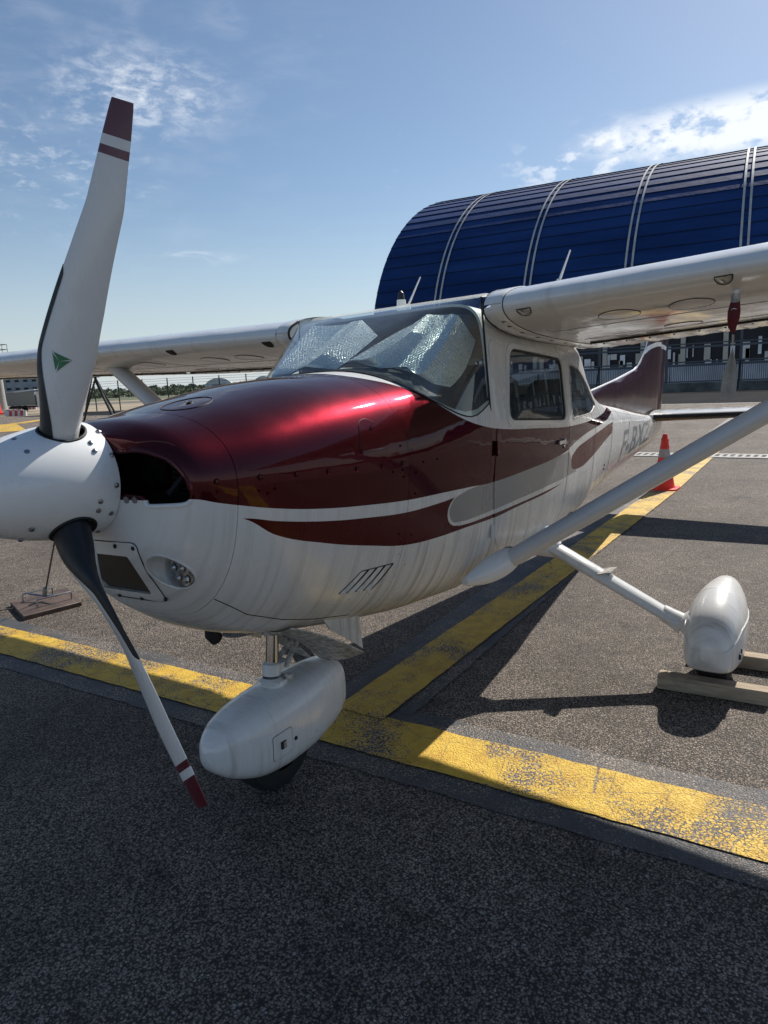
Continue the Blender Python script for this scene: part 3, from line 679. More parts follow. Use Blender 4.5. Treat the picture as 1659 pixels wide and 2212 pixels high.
def rounded(poly, r, n=6):
    out = []; N = len(poly)
    for i in range(N):
        p = Vector(poly[i]); a = (Vector(poly[i-1])-p); b = (Vector(poly[(i+1) % N])-p); rr = min(r, a.length*.45, b.length*.45)
        A = p+a.normalized()*rr; B = p+b.normalized()*rr
        for k in range(n+1):
            t = k/n; out.append(tuple(A*(1-t)**2+p*2*t*(1-t)+B*t*t))
    return out
def prism_y(poly, y0, y1):
    n = len(poly); V = [(x, y0, z) for x, z in poly]+[(x, y1, z) for x, z in poly]
    return V, [tuple(range(n)), tuple(range(n, 2*n))[::-1]]+[(i, (i+1) % n, n+(i+1) % n, n+i) for i in range(n)]
def prism_x(poly, x0, x1):
    n = len(poly); V = [(x0, y, z) for y, z in poly]+[(x1, y, z) for y, z in poly]
    return V, [tuple(range(n)), tuple(range(n, 2*n))[::-1]]+[(i, (i+1) % n, n+(i+1) % n, n+i) for i in range(n)]
def inpoly(p, poly):
    c = False; n = len(poly); x, y = p
    for i in range(n):
        x1, y1 = poly[i]; x2, y2 = poly[i-1]
        if (y1 > y) != (y2 > y) and x < (x2-x1)*(y-y1)/(y2-y1)+x1: c = not c
    return c
def cdt(poly, holes=(), step=.05):
    pts = [Vector(p) for p in poly]; edges = [(i, (i+1) % len(poly)) for i in range(len(poly))]
    for h in holes:
        b = len(pts); pts += [Vector(p) for p in h]; edges += [(b+i, b+(i+1) % len(h)) for i in range(len(h))]
    x0 = min(p[0] for p in poly); x1 = max(p[0] for p in poly); y0 = min(p[1] for p in poly); y1 = max(p[1] for p in poly)
    nx = int((x1-x0)/step); ny = int((y1-y0)/step)
    for i in range(1, nx+1):
        for j in range(1, ny+1):
            q = (x0+i*step-.37*step, y0+j*step-.41*step)
            if inpoly(q, poly) and not any(inpoly(q, h) for h in holes): pts.append(Vector(q))
    r = geometry.delaunay_2d_cdt(pts, edges, [], 0, 1e-5)
    V = [tuple(v) for v in r[0]]; F = []
    for f in r[2]:
        c = (sum(V[i][0] for i in f)/len(f), sum(V[i][1] for i in f)/len(f))
        if inpoly(c, poly) and not any(inpoly(c, h) for h in holes): F.append(tuple(f))
    return V, F
def skin(poly, holes=(), side=-1, off=.003, step=.05, skirt=.004, S=None, fy=None):
    """panel lying on the body side; poly in (x, z unsheared). returns V,F with a skirt so it has thickness"""
    V2, F = cdt(poly, holes, step); fy = fy or (lambda x, z: halfw(x, z, S))
    V = [(x, side*(fy(x, z)+off), z) for x, z in V2]; F = list(F)
    if skirt:
        from collections import Counter
        cnt = Counter()
        for f in F:
            for i in range(len(f)): a, b = f[i], f[(i+1) % len(f)]; cnt[(min(a, b), max(a, b))] += 1
        n = len(V); V += [(x, y-side*skirt, z) for x, y, z in V]
        for (a, b), c in cnt.items():
            if c == 1: F.append((a, b, b+n, a+n))
    return V, F
# ---- nose bowl
THU = lin(0, pi/2, 22); THL = lin(-pi/2, 0, 22)
def ring_front(n):                       # closes the nose round the spinner back plate
    return [(.432, .158*cos(t), 1.3565+.158*sin(t)) for t in n]
full = lin(-pi/2, pi/2, 45)
rows = []
p0 = interp(SA, .44)
sec0 = [secpt(p0, t, -1) for t in full]+[secpt(p0, t, 1) for t in reversed(full)][1:-1]
for k in range(5):
    f = k/4; r = []
    for (x, y, z) in sec0:
        a = atan2(z-1.3565, y); rx, ry, rz = .428, .158*cos(a), 1.3565+.158*sin(a)
        g_ = f**.8; r.append((rx+(x-rx)*f**2, ry+(y-ry)*g_, rz+(z-rz)*g_))
    rows.append(r)
for x in (.446, .455, .47, .485, .50, .52, .55, .58, .604, .6175):
    p = interp(SA, x); rows.append([secpt(p, t, -1) for t in full]+[secpt(p, t, 1) for t in reversed(full)][1:-1])
V, F = grid(rows, cv=True)
inlet = rounded([(-.374, 1.277), (-.25, 1.277), (-.245, 1.302), (-.130, 1.308), (-.130, 1.432), (-.25, 1.434), (-.335, 1.400), (-.374, 1.34)], .035, 4)
inletS = [(-a, b) for a, b in inlet][::-1]
lightc = (.43, -.238, 1.072)
cyl = G().lathe([(0, .061), (.16, .061)], (.40, -.238, 1.072), (1, 0, 0), 24, cap=True)
intake = rounded([(-.150, 1.128), (.150, 1.128), (.118, .985), (-.118, .985)], .012, 3)
nose = shell_cut('nose_bowl', V, F, PAINT, [prism_x(inlet, .30, .72), prism_x(inletS, .30, .72), (cyl.V, cyl.F), prism_x(intake, .30, .60)], .014)
# front surface of the nose for things laid on its face
bv = BVHTree.FromPolygons([Vector(v) for v in V], F)
def facex(y, z):
    h = bv.ray_cast(Vector((.2, y, z)), Vector((1, 0, 0))); return h[0].x if h[0] else .62
def lip(name, poly, r, mat, parent, dx=0):
    g = G(); P = []
    N = len(poly)
    for i in range(N):
        a = Vector(poly[i]); b = Vector(poly[(i+1) % N]); m = max(1, int((b-a).length/.012))
        for k in range(m): q = a.lerp(b, k/m); P.append((facex(q.x, q.y)+dx, q.x, q.y))
    g.tube(P+[P[0]], r, 8, cap=False); return gpart(g, name, mat, parent)
lip('inlet_lip', inlet, .0075, PAINT, nose, .004); lip('inlet_lip', inletS, .0075, PAINT, nose, .004)
# dark bay with cooling fins behind the inlets
g = G(); g.add(*prism_x([(-.36, 1.08), (.36, 1.08), (.36, 1.42), (-.36, 1.42)], .76, .80)); gpart(g, 'firewall_baffle', BLACK, smooth=False)
g = G()
for s in (-1, 1):
    for i in range(9): g.box((.64, s*.27, 1.29+i*.016), (.10, .17, .004))
    g.tube([(.56, s*.20, 1.29), (.60, s*.24, 1.35), (.66, s*.26, 1.44)], .012, 6)
o = gpart(g, 'cylinder_fins', simple('dark_engine_metal', (.03, .03, .03), .5, .6)); o['kind'] = 'stuff'
g = G(); g.tube([(.55, -.345, 1.285), (.552, -.325, 1.297), (.56, -.30, 1.302)], .006, 5); gpart(g, 'cowl_flap_cable', GRIME)
# landing light
rows = []
for k in range(33):
    a = 2*pi*k/32; y, z = -.238+.0613*cos(a), 1.072+.0613*sin(a); x0 = facex(y, z); rows.append([(x0+(.60-x0)*j/4, -.238+.0613*cos(a)*(1-.05*j/4), 1.072+.0613*sin(a)*(1-.05*j/4)) for j in range(5)])
V, F = grid(rows); part('light_well', V, F, PAINT, nose)
P = [(r_[0][0]+.002, r_[0][1], r_[0][2]) for r_ in rows]; g = G(); g.tube(P, .0045, 6, cap=False); gpart(g, 'light_well_lip', PAINT, nose)
lamp = G(); lamp.lathe([(0, .0), (0, .055), (.01, .058), (.012, .058)], (.548, -.238, 1.072), (1, 0, 0), 28); lo = gpart(lamp, 'landing_light', simple('lamp_reflector', (.45, .46, .47), .15, 1, nscale=60, noise_amt=.5))
led = G()
for i in range(7):
    a = i*2*pi/6; r = 0 if i == 6 else .036
    led.lathe([(-.006, .0), (-.006, .006), (0, .013)], (.544, -.238+r*cos(a), 1.072+r*sin(a)), (1, 0, 0), 10)
gpart(led, 'led_reflector', CHROME, lo)
g = G(); g.lathe([(0, .0), (0, .0565)], (.532, -.238, 1.072), (1, 0, 0), 28); gpart(g, 'light_lens', glass_mat('lamp_lens', (.8, .82, .84), .02), lo)
# air filter frame, filter mesh
fo = rounded([(-.195, 1.170), (.195, 1.170), (.150, .955), (-.150, .955)], .03, 5)
V2, F2 = cdt(fo, [intake[::-1]], .03)
n_ = len(V2); VV = [(facex(y, z)-.006, y, z) for y, z in V2]; VV += [(x+.006, y, z) for x, y, z in VV]
from collections import Counter
cn = Counter()
for f in F2:
    for i in range(len(f)): a, b = f[i], f[(i+1) % len(f)]; cn[(min(a, b), max(a, b))] += 1
FF = list(F2)+[(a, b, b+n_, a+n_) for (a, b), c in cn.items() if c == 1]
fr = part('filter_frame', VV, FF, PAINT); g = G(); g.tube([(facex(q.x, q.y)-.0015, q.x, q.y) for i_ in range(len(fo)) for k_ in range(8) for q in [Vector(fo[i_]).lerp(Vector(fo[(i_+1) % len(fo)]), k_/8)]]+[(facex(*fo[0])-.0015, fo[0][0], fo[0][1])], .0018, 5, cap=False); gpart(g, 'filter_frame_gap', SEAL, fr)
V2, F2 = cdt(intake, [], .03)
def filt():
    t = NT('air_filter_mesh'); b = t.n.new('ShaderNodeTexBrick'); b.inputs['Scale'].default_value = 1; b.inputs['Mortar Size'].default_value = .0022; b.inputs['Brick Width'].default_value = .009; b.inputs['Row Height'].default_value = .006
    b.inputs['Color1'].default_value = (.008, .007, .006, 1); b.inputs['Color2'].default_value = (.02, .016, .012, 1); b.inputs['Mortar'].default_value = (.07, .055, .04, 1)
    o = t.sep(); cb = t.n.new('ShaderNodeCombineXYZ'); t.l.new(o[1], cb.inputs[0]); t.l.new(o[2], cb.inputs[1]); t.l.new(cb.outputs[0], b.inputs['Vector']); t.set('Base Color', b.outputs[0]); t.set('Roughness', .7); t.set('Normal', t.bump(b.outputs[1], .8, .003)); return t.m
part('air_filter', [(facex(y, z)+.012, y, z) for y, z in V2], F2, filt())
scr = G()
for (y, z) in ((-.178, 1.155), (-.105, 1.158), (.02, 1.158), (-.155, .968), (-.05, .962), (.06, .962), (.17, 1.15), (.15, .968)):
    o = G(); o.lathe([(-.004, 0), (-.004, .004), (-.002, .0065), (.002, .007)], (facex(y, z)-.006, y, z), (1, 0, 0), 10); gpart(o, 'screw', SEAL, fr)
for (y, z) in ((-.178, 1.296), (-.212, 1.297)):
    o = G(); o.lathe([(-.004, 0), (-.003, .010), (.002, .011)], (facex(y, z), y, z), (1, 0, 0), 12); gpart(o, 'cowl_fastener', STEEL, nose)
# ---- upper and lower cowl, boot cowl, deck under the windshield
def cyl_part(name, xs, ths, mat, both=True, closed=False):
    rows = []
    for x in xs:
        p = interp(SA, x); r = [secpt(p, t, -1) for t in ths]
        o2 = [secpt(p, t, 1) for t in ths]
        rows.append((r, o2))
    return rows
def band_rows(x0, x1, n, ths, order):
    rows = []
    for x in lin(x0, x1, n):
        p = interp(SA, x); L = [secpt(p, t, -1) for t in ths]; Rr = [secpt(p, t, 1) for t in ths]
        rows.append(L+Rr[::-1][1:] if order == 'up' else L[::-1]+Rr[1:])
    return rows
def addthick(V, F, t=.006):
    """skirt round the open border, inward"""
    return V, F
V, F = grid(band_rows(.6195, 1.405, 30, lin(.0, pi/2, 26), 'up')); up_c = shell_cut('upper_cowl', V, F, PAINT, [], .008)
exh = G().lathe([(0, .15), (.2, .15)], (1.15, 0, .60), (0, 0, 1), 20, cap=True)
louv = rounded([(1.190, .915), (1.372, .903), (1.300, .815), (1.115, .845)], .006, 2)
V, F = grid(band_rows(.6195, 1.405, 30, lin(-.0, -pi/2, 26), 'up')); lo_c = shell_cut('lower_cowl', V, F, PAINT, [prism_y(louv, -.8, -.2)], .008)
g = G()
for x0, x1, y0 in ((.60, 1.42, 0),):
    pass
V, F = grid([[secpt(interp(SA, x), t, -1, -.02) for t in full]+[secpt(interp(SA, x), t, 1, -.02) for t in reversed(full)][1:-1] for x in lin(.80, 1.46, 8)], cv=True)
part('engine_bay_lining', V, F, BLACK)
V, F = grid([[secpt(interp(SA, x), t, -1) for t in full]+[secpt(interp(SA, x), t, 1) for t in reversed(full)][1:-1] for x in lin(1.407, 2.085, 26)], cv=True)
boot = part('forward_fuselage', *dedupe(V, F), PAINT)
# louvres
lv = []
for k in range(4):
    u0, u1 = k/4, (k+1)/4-.02; rows = []
    for j in range(9):
        s = j/8; row = []
        for i in range(7):
            q = u0+(u1-u0)*i/6
            xt, zt_ = 1.190+(1.372-1.190)*q, .915+(.903-.915)*q; xb, zb_ = 1.115+(1.300-1.115)*q, .845+(.815-.845)*q
            x, z = xt+(xb-xt)*s, zt_+(zb_-zt_)*s; bump = .012*sin(pi*min(1, i/6*1.0))**.7*(.25+.75*s) if i < 6 else -.006
            row.append((x, -(halfw(x, z)-.002+bump), z))
        rows.append(row)
    V, F = grid(rows); part('louvre', V, F, PAINT, lo_c)
V, F = skin([(1.10, .80), (1.40, .80), (1.40, .93), (1.10, .93)], off=-.02, skirt=0); part('louvre_back', V, F, BLACK, lo_c)
# fasteners on the cowl: a dished ring and a slotted stud each
def fastener(x, z, r=.011, parent=None, mat=STEEL, side=-1):
    y = halfw(x, z); nrm = Vector((0, side, 0)); e = .01
    tz = Vector((0, side*(halfw(x, z+e)-halfw(x, z-e)), 2*e)).normalized(); tx = Vector((2*e, side*(halfw(x+e, z)-halfw(x-e, z)), 0)).normalized()
    n = tx.cross(tz); n = n if n.y*side > 0 else -n
    g = G(); g.lathe([(.0008, r), (.0030, r*.92), (.0012, r*.72), (.0012, r*.55), (.0035, r*.48), (.0038, 0)], (x, side*y, z), n, 14)
    return gpart(g, 'fastener', mat, parent)
MSTUD = PAINT
for x, z in ((.556, 1.335), (.692, 1.329), (.824, 1.321), (.961, 1.312), (1.099, 1.303), (1.24, 1.294), (1.36, 1.29)): fastener(x, z-.003, .0095, up_c if x > .62 else nose, MSTUD)
for x, z in ((.685, 1.287), (.715, 1.275), (.74, 1.285), (.555, 1.305), (1.30, 1.262), (1.36, 1.262), (1.37, 1.235), (1.365, 1.02), (1.13, .80), (1.2, .80), (1.3, .795)): fastener(x, z, .004, lo_c, PAINT)
for x, z in ((1.45, 1.24), (1.45, 1.16), (1.45, 1.0), (1.45, .88), (1.50, 1.275), (1.6, 1.275), (1.36, 1.35), (1.39, .935)): fastener(x, z, .004, boot, PAINT)
# oil door and small round cover on the cowl
od = rounded([(1.128, 1.355), (1.297, 1.350), (1.290, 1.40), (1.262, 1.440), (1.215, 1.462), (1.168, 1.450), (1.148, 1.41)], .02, 3)
def groove(name, poly, parent, w=.0022, side=-1, off=.0004, closed=True, mat=None):
    P = []; N = len(poly)
    for i in range(N if closed else N-1):
        a = Vector(poly[i]); b = Vector(poly[(i+1) % N]); m = max(1, int((b-a).length/.03))
        for k in range(m): q = a.lerp(b, k/m); P.append((q.x, side*(halfw(q.x, q.y)+off), q.y))
    if closed: P.append(P[0])
    else: q = poly[-1]; P.append((q[0], side*(halfw(*q)+off), q[1]))
    g = G(); g.tube(P, w, 4, cap=False); return gpart(g, name, mat or SEAL, parent)
V, F = skin(od, off=.002, step=.03, skirt=.003); oil = part('oil_door', V, F, PAINT, up_c); groove('oil_door_gap', od, up_c, .0016)
fastener(1.222, 1.425, .010, up_c, MSTUD)
g = G()
for cxp, cy in ((.735, -.115),):
    P = []
    for k in range(41):
        a = 2*pi*k/40; x = cxp+.085*cos(a); y = cy+.075*sin(a); p = interp(SA, x); s = (1-min(1, abs(y)/p[4])**p[7])**(1/p[7]); P.append((x, y, p[2]+(p[3]-p[2])*s+.0006))
    g.tube(P, .0016, 4, cap=False)
    x, y = cxp+.012, cy; p = interp(SA, x); s = (1-(abs(y)/p[4])**p[7])**(1/p[7]); g.lathe([(.001, .014), (.003, .012), (.001, .009), (.001, 0)], (x, y, p[2]+(p[3]-p[2])*s), (0, -.2, 1), 14)
gpart(g, 'filler_cover_ring', SEAL, up_c)
# ---- main body with window and door openings
doorwin = rounded([(2.335, 1.712), (3.085, 1.664), (3.098, 1.322), (2.262, 1.378)], .07, 7)
rearwin = rounded([(3.235, 1.648), (3.49, 1.615), (3.80, 1.485), (4.02, 1.365), (3.80, 1.322), (3.225, 1.315)], .06, 6)
xs = lin(2.085, 3.6, 36)+lin(3.62, 4.6, 24)[0:]+lin(4.7, 8.15, 30)
full2 = lin(-pi/2, pi/2, 57)
rows = [[secpt(interp(SB, x), t, -1) for t in full2]+[secpt(interp(SB, x), t, 1) for t in reversed(full2)][1:-1] for x in xs]
V, F = grid(rows, cv=True)
n2 = len(rows[0]); F.append(tuple(range((len(rows)-1)*n2, len(rows)*n2)))
backwin = [(-.33, 3.72), (.33, 3.72), (.27, 4.10), (-.27, 4.10)]
bwV = [(x, y, 1.44) for y, x in rounded(backwin, .08, 5)]; nb_ = len(bwV); bw = (bwV+[(x, y, 2.2) for x, y, z in bwV], [tuple(range(nb_)), tuple(range(nb_, 2*nb_))[::-1]]+[(i, (i+1) % nb_, nb_+(i+1) % nb_, nb_+i) for i in range(nb_)])
body = shell_cut('fuselage', V, F, PAINT, [prism_y(doorwin, -1, 1), prism_y(rearwin, -1, 1), bw], .012)
# cabin side door (port), its window frame, glass, handle and hinge
door_o = rounded([(2.118, 1.752), (3.118, 1.695), (3.165, 1.25), (3.105, .72), (2.40, .66), (2.16, .84), (2.112, 1.05)], .07, 7)
V, F = skin(door_o, [doorwin[::-1]], off=.004, step=.045, skirt=.006); door = part('door', V, F, PAINT)
frame_o = rounded([(2.300, 1.737), (3.108, 1.688), (3.120, 1.298), (2.225, 1.352)], .09, 7)
V, F = skin(frame_o, [doorwin[::-1]], off=.0085, step=.04, skirt=.006); part('window_frame', V, F, WING, door)
inn = rounded([(2.345, 1.700), (3.073, 1.653), (3.085, 1.334), (2.275, 1.388)], .06, 7)
V, F = skin(doorwin, [inn[::-1]], off=.001, step=.05, skirt=.01); part('window_seal', V, F, SEAL, door)
V, F = skin(doorwin, off=-.003, step=.06, skirt=0); part('window_glass', V, F, SIDEG, door)
V, F = skin(doorwin, off=-.003, step=.06, skirt=0, side=1); part('window_glass', V, F, SIDEG)
V, F = skin(rearwin, off=-.003, step=.05, skirt=0); part('rear_window_glass', V, F, SIDEG)
V, F = skin(rearwin, off=-.003, step=.05, skirt=0, side=1); part('rear_window_glass', V, F, SIDEG)
rin = [(p[0]*.94+3.55*.06, p[1]*.94+1.45*.06) for p in rearwin]
V, F = skin(rearwin, [rin[::-1]], off=.0012, step=.06, skirt=.004); part('rear_window_seal', V, F, GRIME)
rows = []
for x in lin(3.70, 4.13, 12):
    p = interp(SB, x); rows.append([(x, y, p[2]+(p[3]-p[2])*max(0, 1-(abs(y)/(p[4]*.93))**p[7])**(1/p[7])-.004) for y in lin(-.34, .34, 14)])
V, F = grid(rows); part('back_window_glass', V, F, SIDEG)
y = -(halfw(3.02, 1.21)+.004)
g = G(); g.box((3.00, y-.012, 1.207), (.11, .012, .020)); g.box((3.045, y-.006, 1.206), (.02, .02, .034)); gpart(g, 'handle', CHROME, door, smooth=False)
g = G(); g.lathe([(0, .012), (.004, .011), (.005, 0)], (3.075, y, 1.178), (0, -1, 0), 12); gpart(g, 'lock', STEEL, door)
for (hx_, hz_) in ((2.128, .875), (2.13, 1.262)):
    y = -(halfw(hx_, hz_)+.004); g = G(); g.tube([(hx_-.012, y-.006, hz_-.035), (hx_-.012, y-.006, hz_+.035)], .005, 6); g.box((hx_+.006, y-.002, hz_), (.035, .006, .064)); gpart(g, 'hinge', PAINT, door)
for (x, z) in ((4.44, .905), (4.46, .872)):
    g = G(); g.lathe([(.0, .010), (.004, .008), (.004, 0)], (x, -halfw(x, z), z), (0, -1, 0), 10); gpart(g, 'static_port', SEAL, body)
# lap seams on the body side
for pts in ([(3.185, 1.30), (3.195, 1.05), (3.17, .80), (3.12, .66)], [(3.93, 1.27), (3.90, .66)], [(4.66, 1.36), (4.63, .66)], [(5.60, 1.24), (5.60, .74)], [(6.55, 1.12), (6.55, .76)]):
    groove('skin_seam', pts, body, .0012, closed=False, mat=GRIME)
groove('skin_seam', [(4.66, 1.298), (5.6, 1.215), (6.6, 1.128), (7.6, 1.03)], body, .0022, closed=False, mat=white_paint('seam_white', .8))
V, F = skin([(4.64, 1.17), (4.665, 1.17), (4.665, 1.37), (4.64, 1.37)], off=.003, step=.03); part('joint_strip', V, F, MAR or BLADER, body)
V, F = skin(rounded([(1.43, 1.268), (2.08, 1.245), (2.08, 1.252), (1.43, 1.275)], .001, 1), off=.0012, step=.05, skirt=.002); part('skin_lap', V, F, PAINT, boot)
def rivets(name, paths, parent, step=.035, rad=.0028, off=.0006, mat=None, under=False):
    g = G()
    for P in paths:
        for i in range(len(P)-1):
            a, b = Vector(P[i]), Vector(P[i+1]); m = max(1, int((b-a).length/step))
            for k in range(m):
                q = a.lerp(b, k/m); g.add([(q.x+rad*cos(t_), -(halfw(q.x, q.y+rad*sin(t_))+off), q.y+rad*sin(t_)) for t_ in lin(0, 2*pi, 7)[:-1]], [(0, 1, 2, 3, 4, 5)])
    o = gpart(g, name, mat or GRIME, parent, smooth=False); o['kind'] = 'stuff'; return o
rivets('rivets', [[(3.205, 1.30), (3.215, 1.05), (3.19, .80)], [(3.91, 1.27), (3.88, .70)], [(4.64, 1.30), (4.61, .70)], [(4.68, 1.30), (4.65, .70)], [(5.58, 1.20), (5.58, .78)], [(3.25, 1.285), (3.9, 1.255), (4.6, 1.24)], [(3.2, .66), (4.6, .70)], [(3.2, .95), (4.6, .97)]], body)
rivets('rivets', [[(1.43, 1.55), (1.425, 1.0), (1.43, .72)], [(1.46, 1.262), (2.08, 1.238)], [(1.75, 1.48), (1.76, 1.28)], [(2.075, 1.36), (2.07, .76)], [(1.43, .66), (2.08, .62)]], boot, mat=PAINT)
# registration letters on the rear fuselage
def letters(txt, x0, x1, zf, mat, side=-1, h=.26):
    cu = bpy.data.curves.new('t', 'FONT'); cu.body = txt; cu.size = 1; cu.shear = .22; cu.space_character = 1.05; cu.resolution_u = 3; cu.offset = .012
    o = bpy.data.objects.new('t', cu); COL.objects.link(o); dg = bpy.context.evaluated_depsgraph_get(); me = o.evaluated_get(dg).to_mesh()
    bm = bmesh.new(); bm.from_mesh(me); bmesh.ops.triangulate(bm, faces=bm.faces)
    bmesh.ops.subdivide_edges(bm, edges=[e for e in bm.edges if e.calc_length() > .12], cuts=2)
    bm.verts.ensure_lookup_table(); mx = max(v.co.x for v in bm.verts); mn = min(v.co.x for v in bm.verts); my = max(v.co.y for v in bm.verts)
    V = []
    for v in bm.verts:
        q = (v.co.x-mn)/(mx-mn); x = x0+(x1-x0)*q; z = zf(x)+v.co.y/my*h*(1-.22*q); V.append((x, side*(halfw(x, z)+.0012), z))
    F = [tuple(v.index for v in f.verts) for f in bm.faces]; bm.free(); o.evaluated_get(dg).to_mesh_clear(); bpy.data.objects.remove(o); return V, F
GREYL = simple('grey_lettering', (.27, .28, .27), .5)
V, F = letters('F-BXZI', 5.22, 7.28, lambda x: .835+(x-5.3)*.010, GREYL); part('registration_lettering', V, F, GREYL, body, smooth=False)
# ---- windshield
ZTs = [1.30, 1.655, 1.70, 1.80, 1.88, 1.915, 1.93]; XCs = [1.15, 1.555, 1.62, 1.78, 1.93, 2.01, 2.083]
def ilin(x, X, Y):
    if x <= X[0]: return Y[0]
    for i in range(len(X)-1):
        if x <= X[i+1]: return Y[i]+(Y[i+1]-Y[i])*(x-X[i])/(X[i+1]-X[i])
    return Y[-1]
def wsp(a, z, off=0):
    w = ilin(z, [1.37, 1.93], [.5485, .508])-off; d = 2.085-ilin(z, ZTs, XCs)-off; N = 2.45
    s, c = sin(a), cos(a); return Vector((2.085-max(0, d)*max(0, c)**(2/N), w*(1 if s > 0 else -1)*abs(s)**(2/N), z))
def decktop(x, y):
    p = interp(SA, x); q = abs(y)/p[4]
    return p[2]+(p[3]-p[2])*(1-q**p[7])**(1/p[7]) if q < 1 else p[2]
def wbase(a, off=0):
    lo, hi = 1.33, 1.90
    for _ in range(24):
        m = (lo+hi)/2; P = wsp(a, m, off)
        if P.z < decktop(min(P.x, 2.084), P.y): lo = m
        else: hi = m
    return hi
AA = lin(-pi/2, pi/2, 61); rows = []
for a in AA:
    zb = wbase(a); rows.append([wsp(a, zb+(1.93-zb)*(j/16)) for j in range(17)])
V, F = grid(rows); wsobj = part('windshield', V, F, GLASS)
# rubber edge: base and rear uprights
g = G(); base = [wsp(a, wbase(a)) for a in AA]; g.tube([b+Vector((0, 0, .003)) for b in base], .003, 6); gpart(g, 'windshield_base_seal', SEAL)
for s in (-1, 1):
    g = G(); g.tube([(2.085, s*(ilin(z, [1.37, 1.93], [.5485, .508])+.001), z) for z in lin(1.43, 1.925, 12)], .005, 6); gpart(g, 'windshield_side_seal', SEAL)
# top fairing strip where the glass meets the roof
rows = [[(x, y, 1.933+(.004 if 0 < i < 2 else 0)-(x-2.085)*.05) for i, x in enumerate((2.06, 2.09, 2.14))] for y in lin(-.54, .54, 20)]
V, F = grid(rows); part('windshield_top_strip', V, F, glass_mat('milky_top_glass', (.7, .8, .78), .35))
# ---- cabin interior
g = G(); rows = []
for a in lin(-pi/2, pi/2, 31):
    zb = wbase(a, .003); P = wsp(a, zb, .003); row = []
    for f in (0, .12, .25, .4, .6, .8, 1):
        q = P.lerp(Vector((2.12, P.y*.95, 0)), f); row.append((q.x, q.y, max(P.z if f == 0 else 0, decktop(min(q.x, 2.084), q.y)+.006)))
    rows.append(row)
V, F = grid(rows); part('glareshield', V, F, DARKS)
g = G(); g.box((2.14, 0, 1.45), (.08, 1.02, .38)); gpart(g, 'instrument_panel', DARKS, smooth=False)
g = G(); g.box((2.85, 0, .69), (1.5, .86, .02)); gpart(g, 'cabin_floor', DARKS, smooth=False)
def lining():
    rows = [[secpt(interp(SB, x), t, -1, -.020) for t in lin(-1.2, -.06, 12)] for x in lin(2.10, 4.3, 14)]
    V, F = grid(rows); part('side_lining', V, F, BEIGE); rows2 = [[(a, -b, c) for a, b, c in r] for r in rows]; V, F = grid(rows2); part('side_lining', V, F, BEIGE)
    rows = [[(x, y, interp(SB, x)[3]-.035-.02*(y/.5)**2) for y in lin(-.50*ilin(x, [2.1, 3.6, 3.75], [.94, .88, .8]), .50*ilin(x, [2.1, 3.6, 3.75], [.94, .88, .8]), 9)] for x in lin(2.12, 3.66, 10)]
    V, F = grid(rows); part('headliner', V, F, BEIGE)
lining()
def seat(x, y, rear=False):
    def pad(c, d, rx, n=8, r=.3):
        g = G(); rows = []
        for i in range(n+1):
            u = -1+2*i/n; row = []
            for k in range(20):
                a = 2*pi*k/20; q = (1-abs(u)**4)**.25 if abs(u) < 1 else .55
                px = abs(cos(a))**.45*(1 if cos(a) > 0 else -1)*d[0]/2*max(.5, q); py = abs(sin(a))**.45*(1 if sin(a) > 0 else -1)*d[1]/2*max(.7, q); row.append(Vector(c)+Matrix.Rotation(rx, 3, 'Y')@Vector((px, py, u*d[2]/2)))
            rows.append(row)
        V, F = grid(rows, cv=True); F += [tuple(range(20))[::-1], tuple(range(n*20, n*20+20))]; g.add(V, F); return g
    w = 1.0 if rear else .46
    s = gpart(pad((x, y, .96), (.46, w, .14), 0), 'seat', DARKS)
    gpart(pad((x+.27, y, 1.22), (.12, w*.96, .50), radians(12)), 'backrest', DARKS, s)
    for yy in ((-.26, .26) if rear else (0,)):
        gpart(pad((x+.34, y+yy, 1.50+(-.03 if rear else 0)), (.10, .27, .17), radians(6)), 'headrest', DARKS, s)
    return s
seat(2.42, -.26); seat(2.42, .26); seat(3.28, 0, True)
g = G(); g.tube([(2.10, -.26, 1.40), (2.22, -.26, 1.42)], .015, 8); g.tube([(2.22, -.26+.15*cos(a), 1.42+.12*sin(a)) for a in lin(pi, 2*pi, 12)], .012, 6); gpart(g, 'control_yoke', BLACK)
g = G(); g.tube([(2.30, -.44, 1.84), (2.31, -.45, 1.74), (2.30, -.445, 1.66), (2.31, -.45, 1.56), (2.30, -.448, 1.50)], [.006, .009, .005, .009, .004], 6); gpart(g, 'hanging_strap', BLACK)
# ---- wings
def naca(n=26, t=.125, m=.02, p=.4):
    up_, lo_ = [], []
    for i in range(n+1):
        x = .5*(1-cos(pi*i/n)); yt = 5*t*(.2969*sqrt(x)-.126*x-.3516*x*x+.2843*x**3-.1036*x**4)
        yc = m/p**2*(2*p*x-x*x) if x < p else m/(1-p)**2*((1-2*p)+2*p*x-x*x); up_.append((x, yc+yt)); lo_.append((x, yc-yt))
    return up_, lo_
AU, AL = naca()
def wing_at(y):
    a = abs(y); k = max(0, (a-2.6)/(5.48-2.6)); ch = 1.64-.52*k; xl = 2.035+.09*k; zl = 1.858+.0306*a; ang = radians(5.2-2.0*a/5.5)
    return ch, xl, zl, ang
def wpt(y, u, v, side=1):
    ch, xl, zl, an = wing_at(y); return Vector((xl+ch*(u*cos(an)+v*sin(an)), y, zl+ch*(-u*sin(an)+v*cos(an))))
def wtop(y, u): v = ilin(u, [p[0] for p in AU], [p[1] for p in AU]); return wpt(y, u, v)
def wbot(y, u, d=0): v = ilin(u, [p[0] for p in AL], [p[1] for p in AL]); return wpt(y, u, v-d)
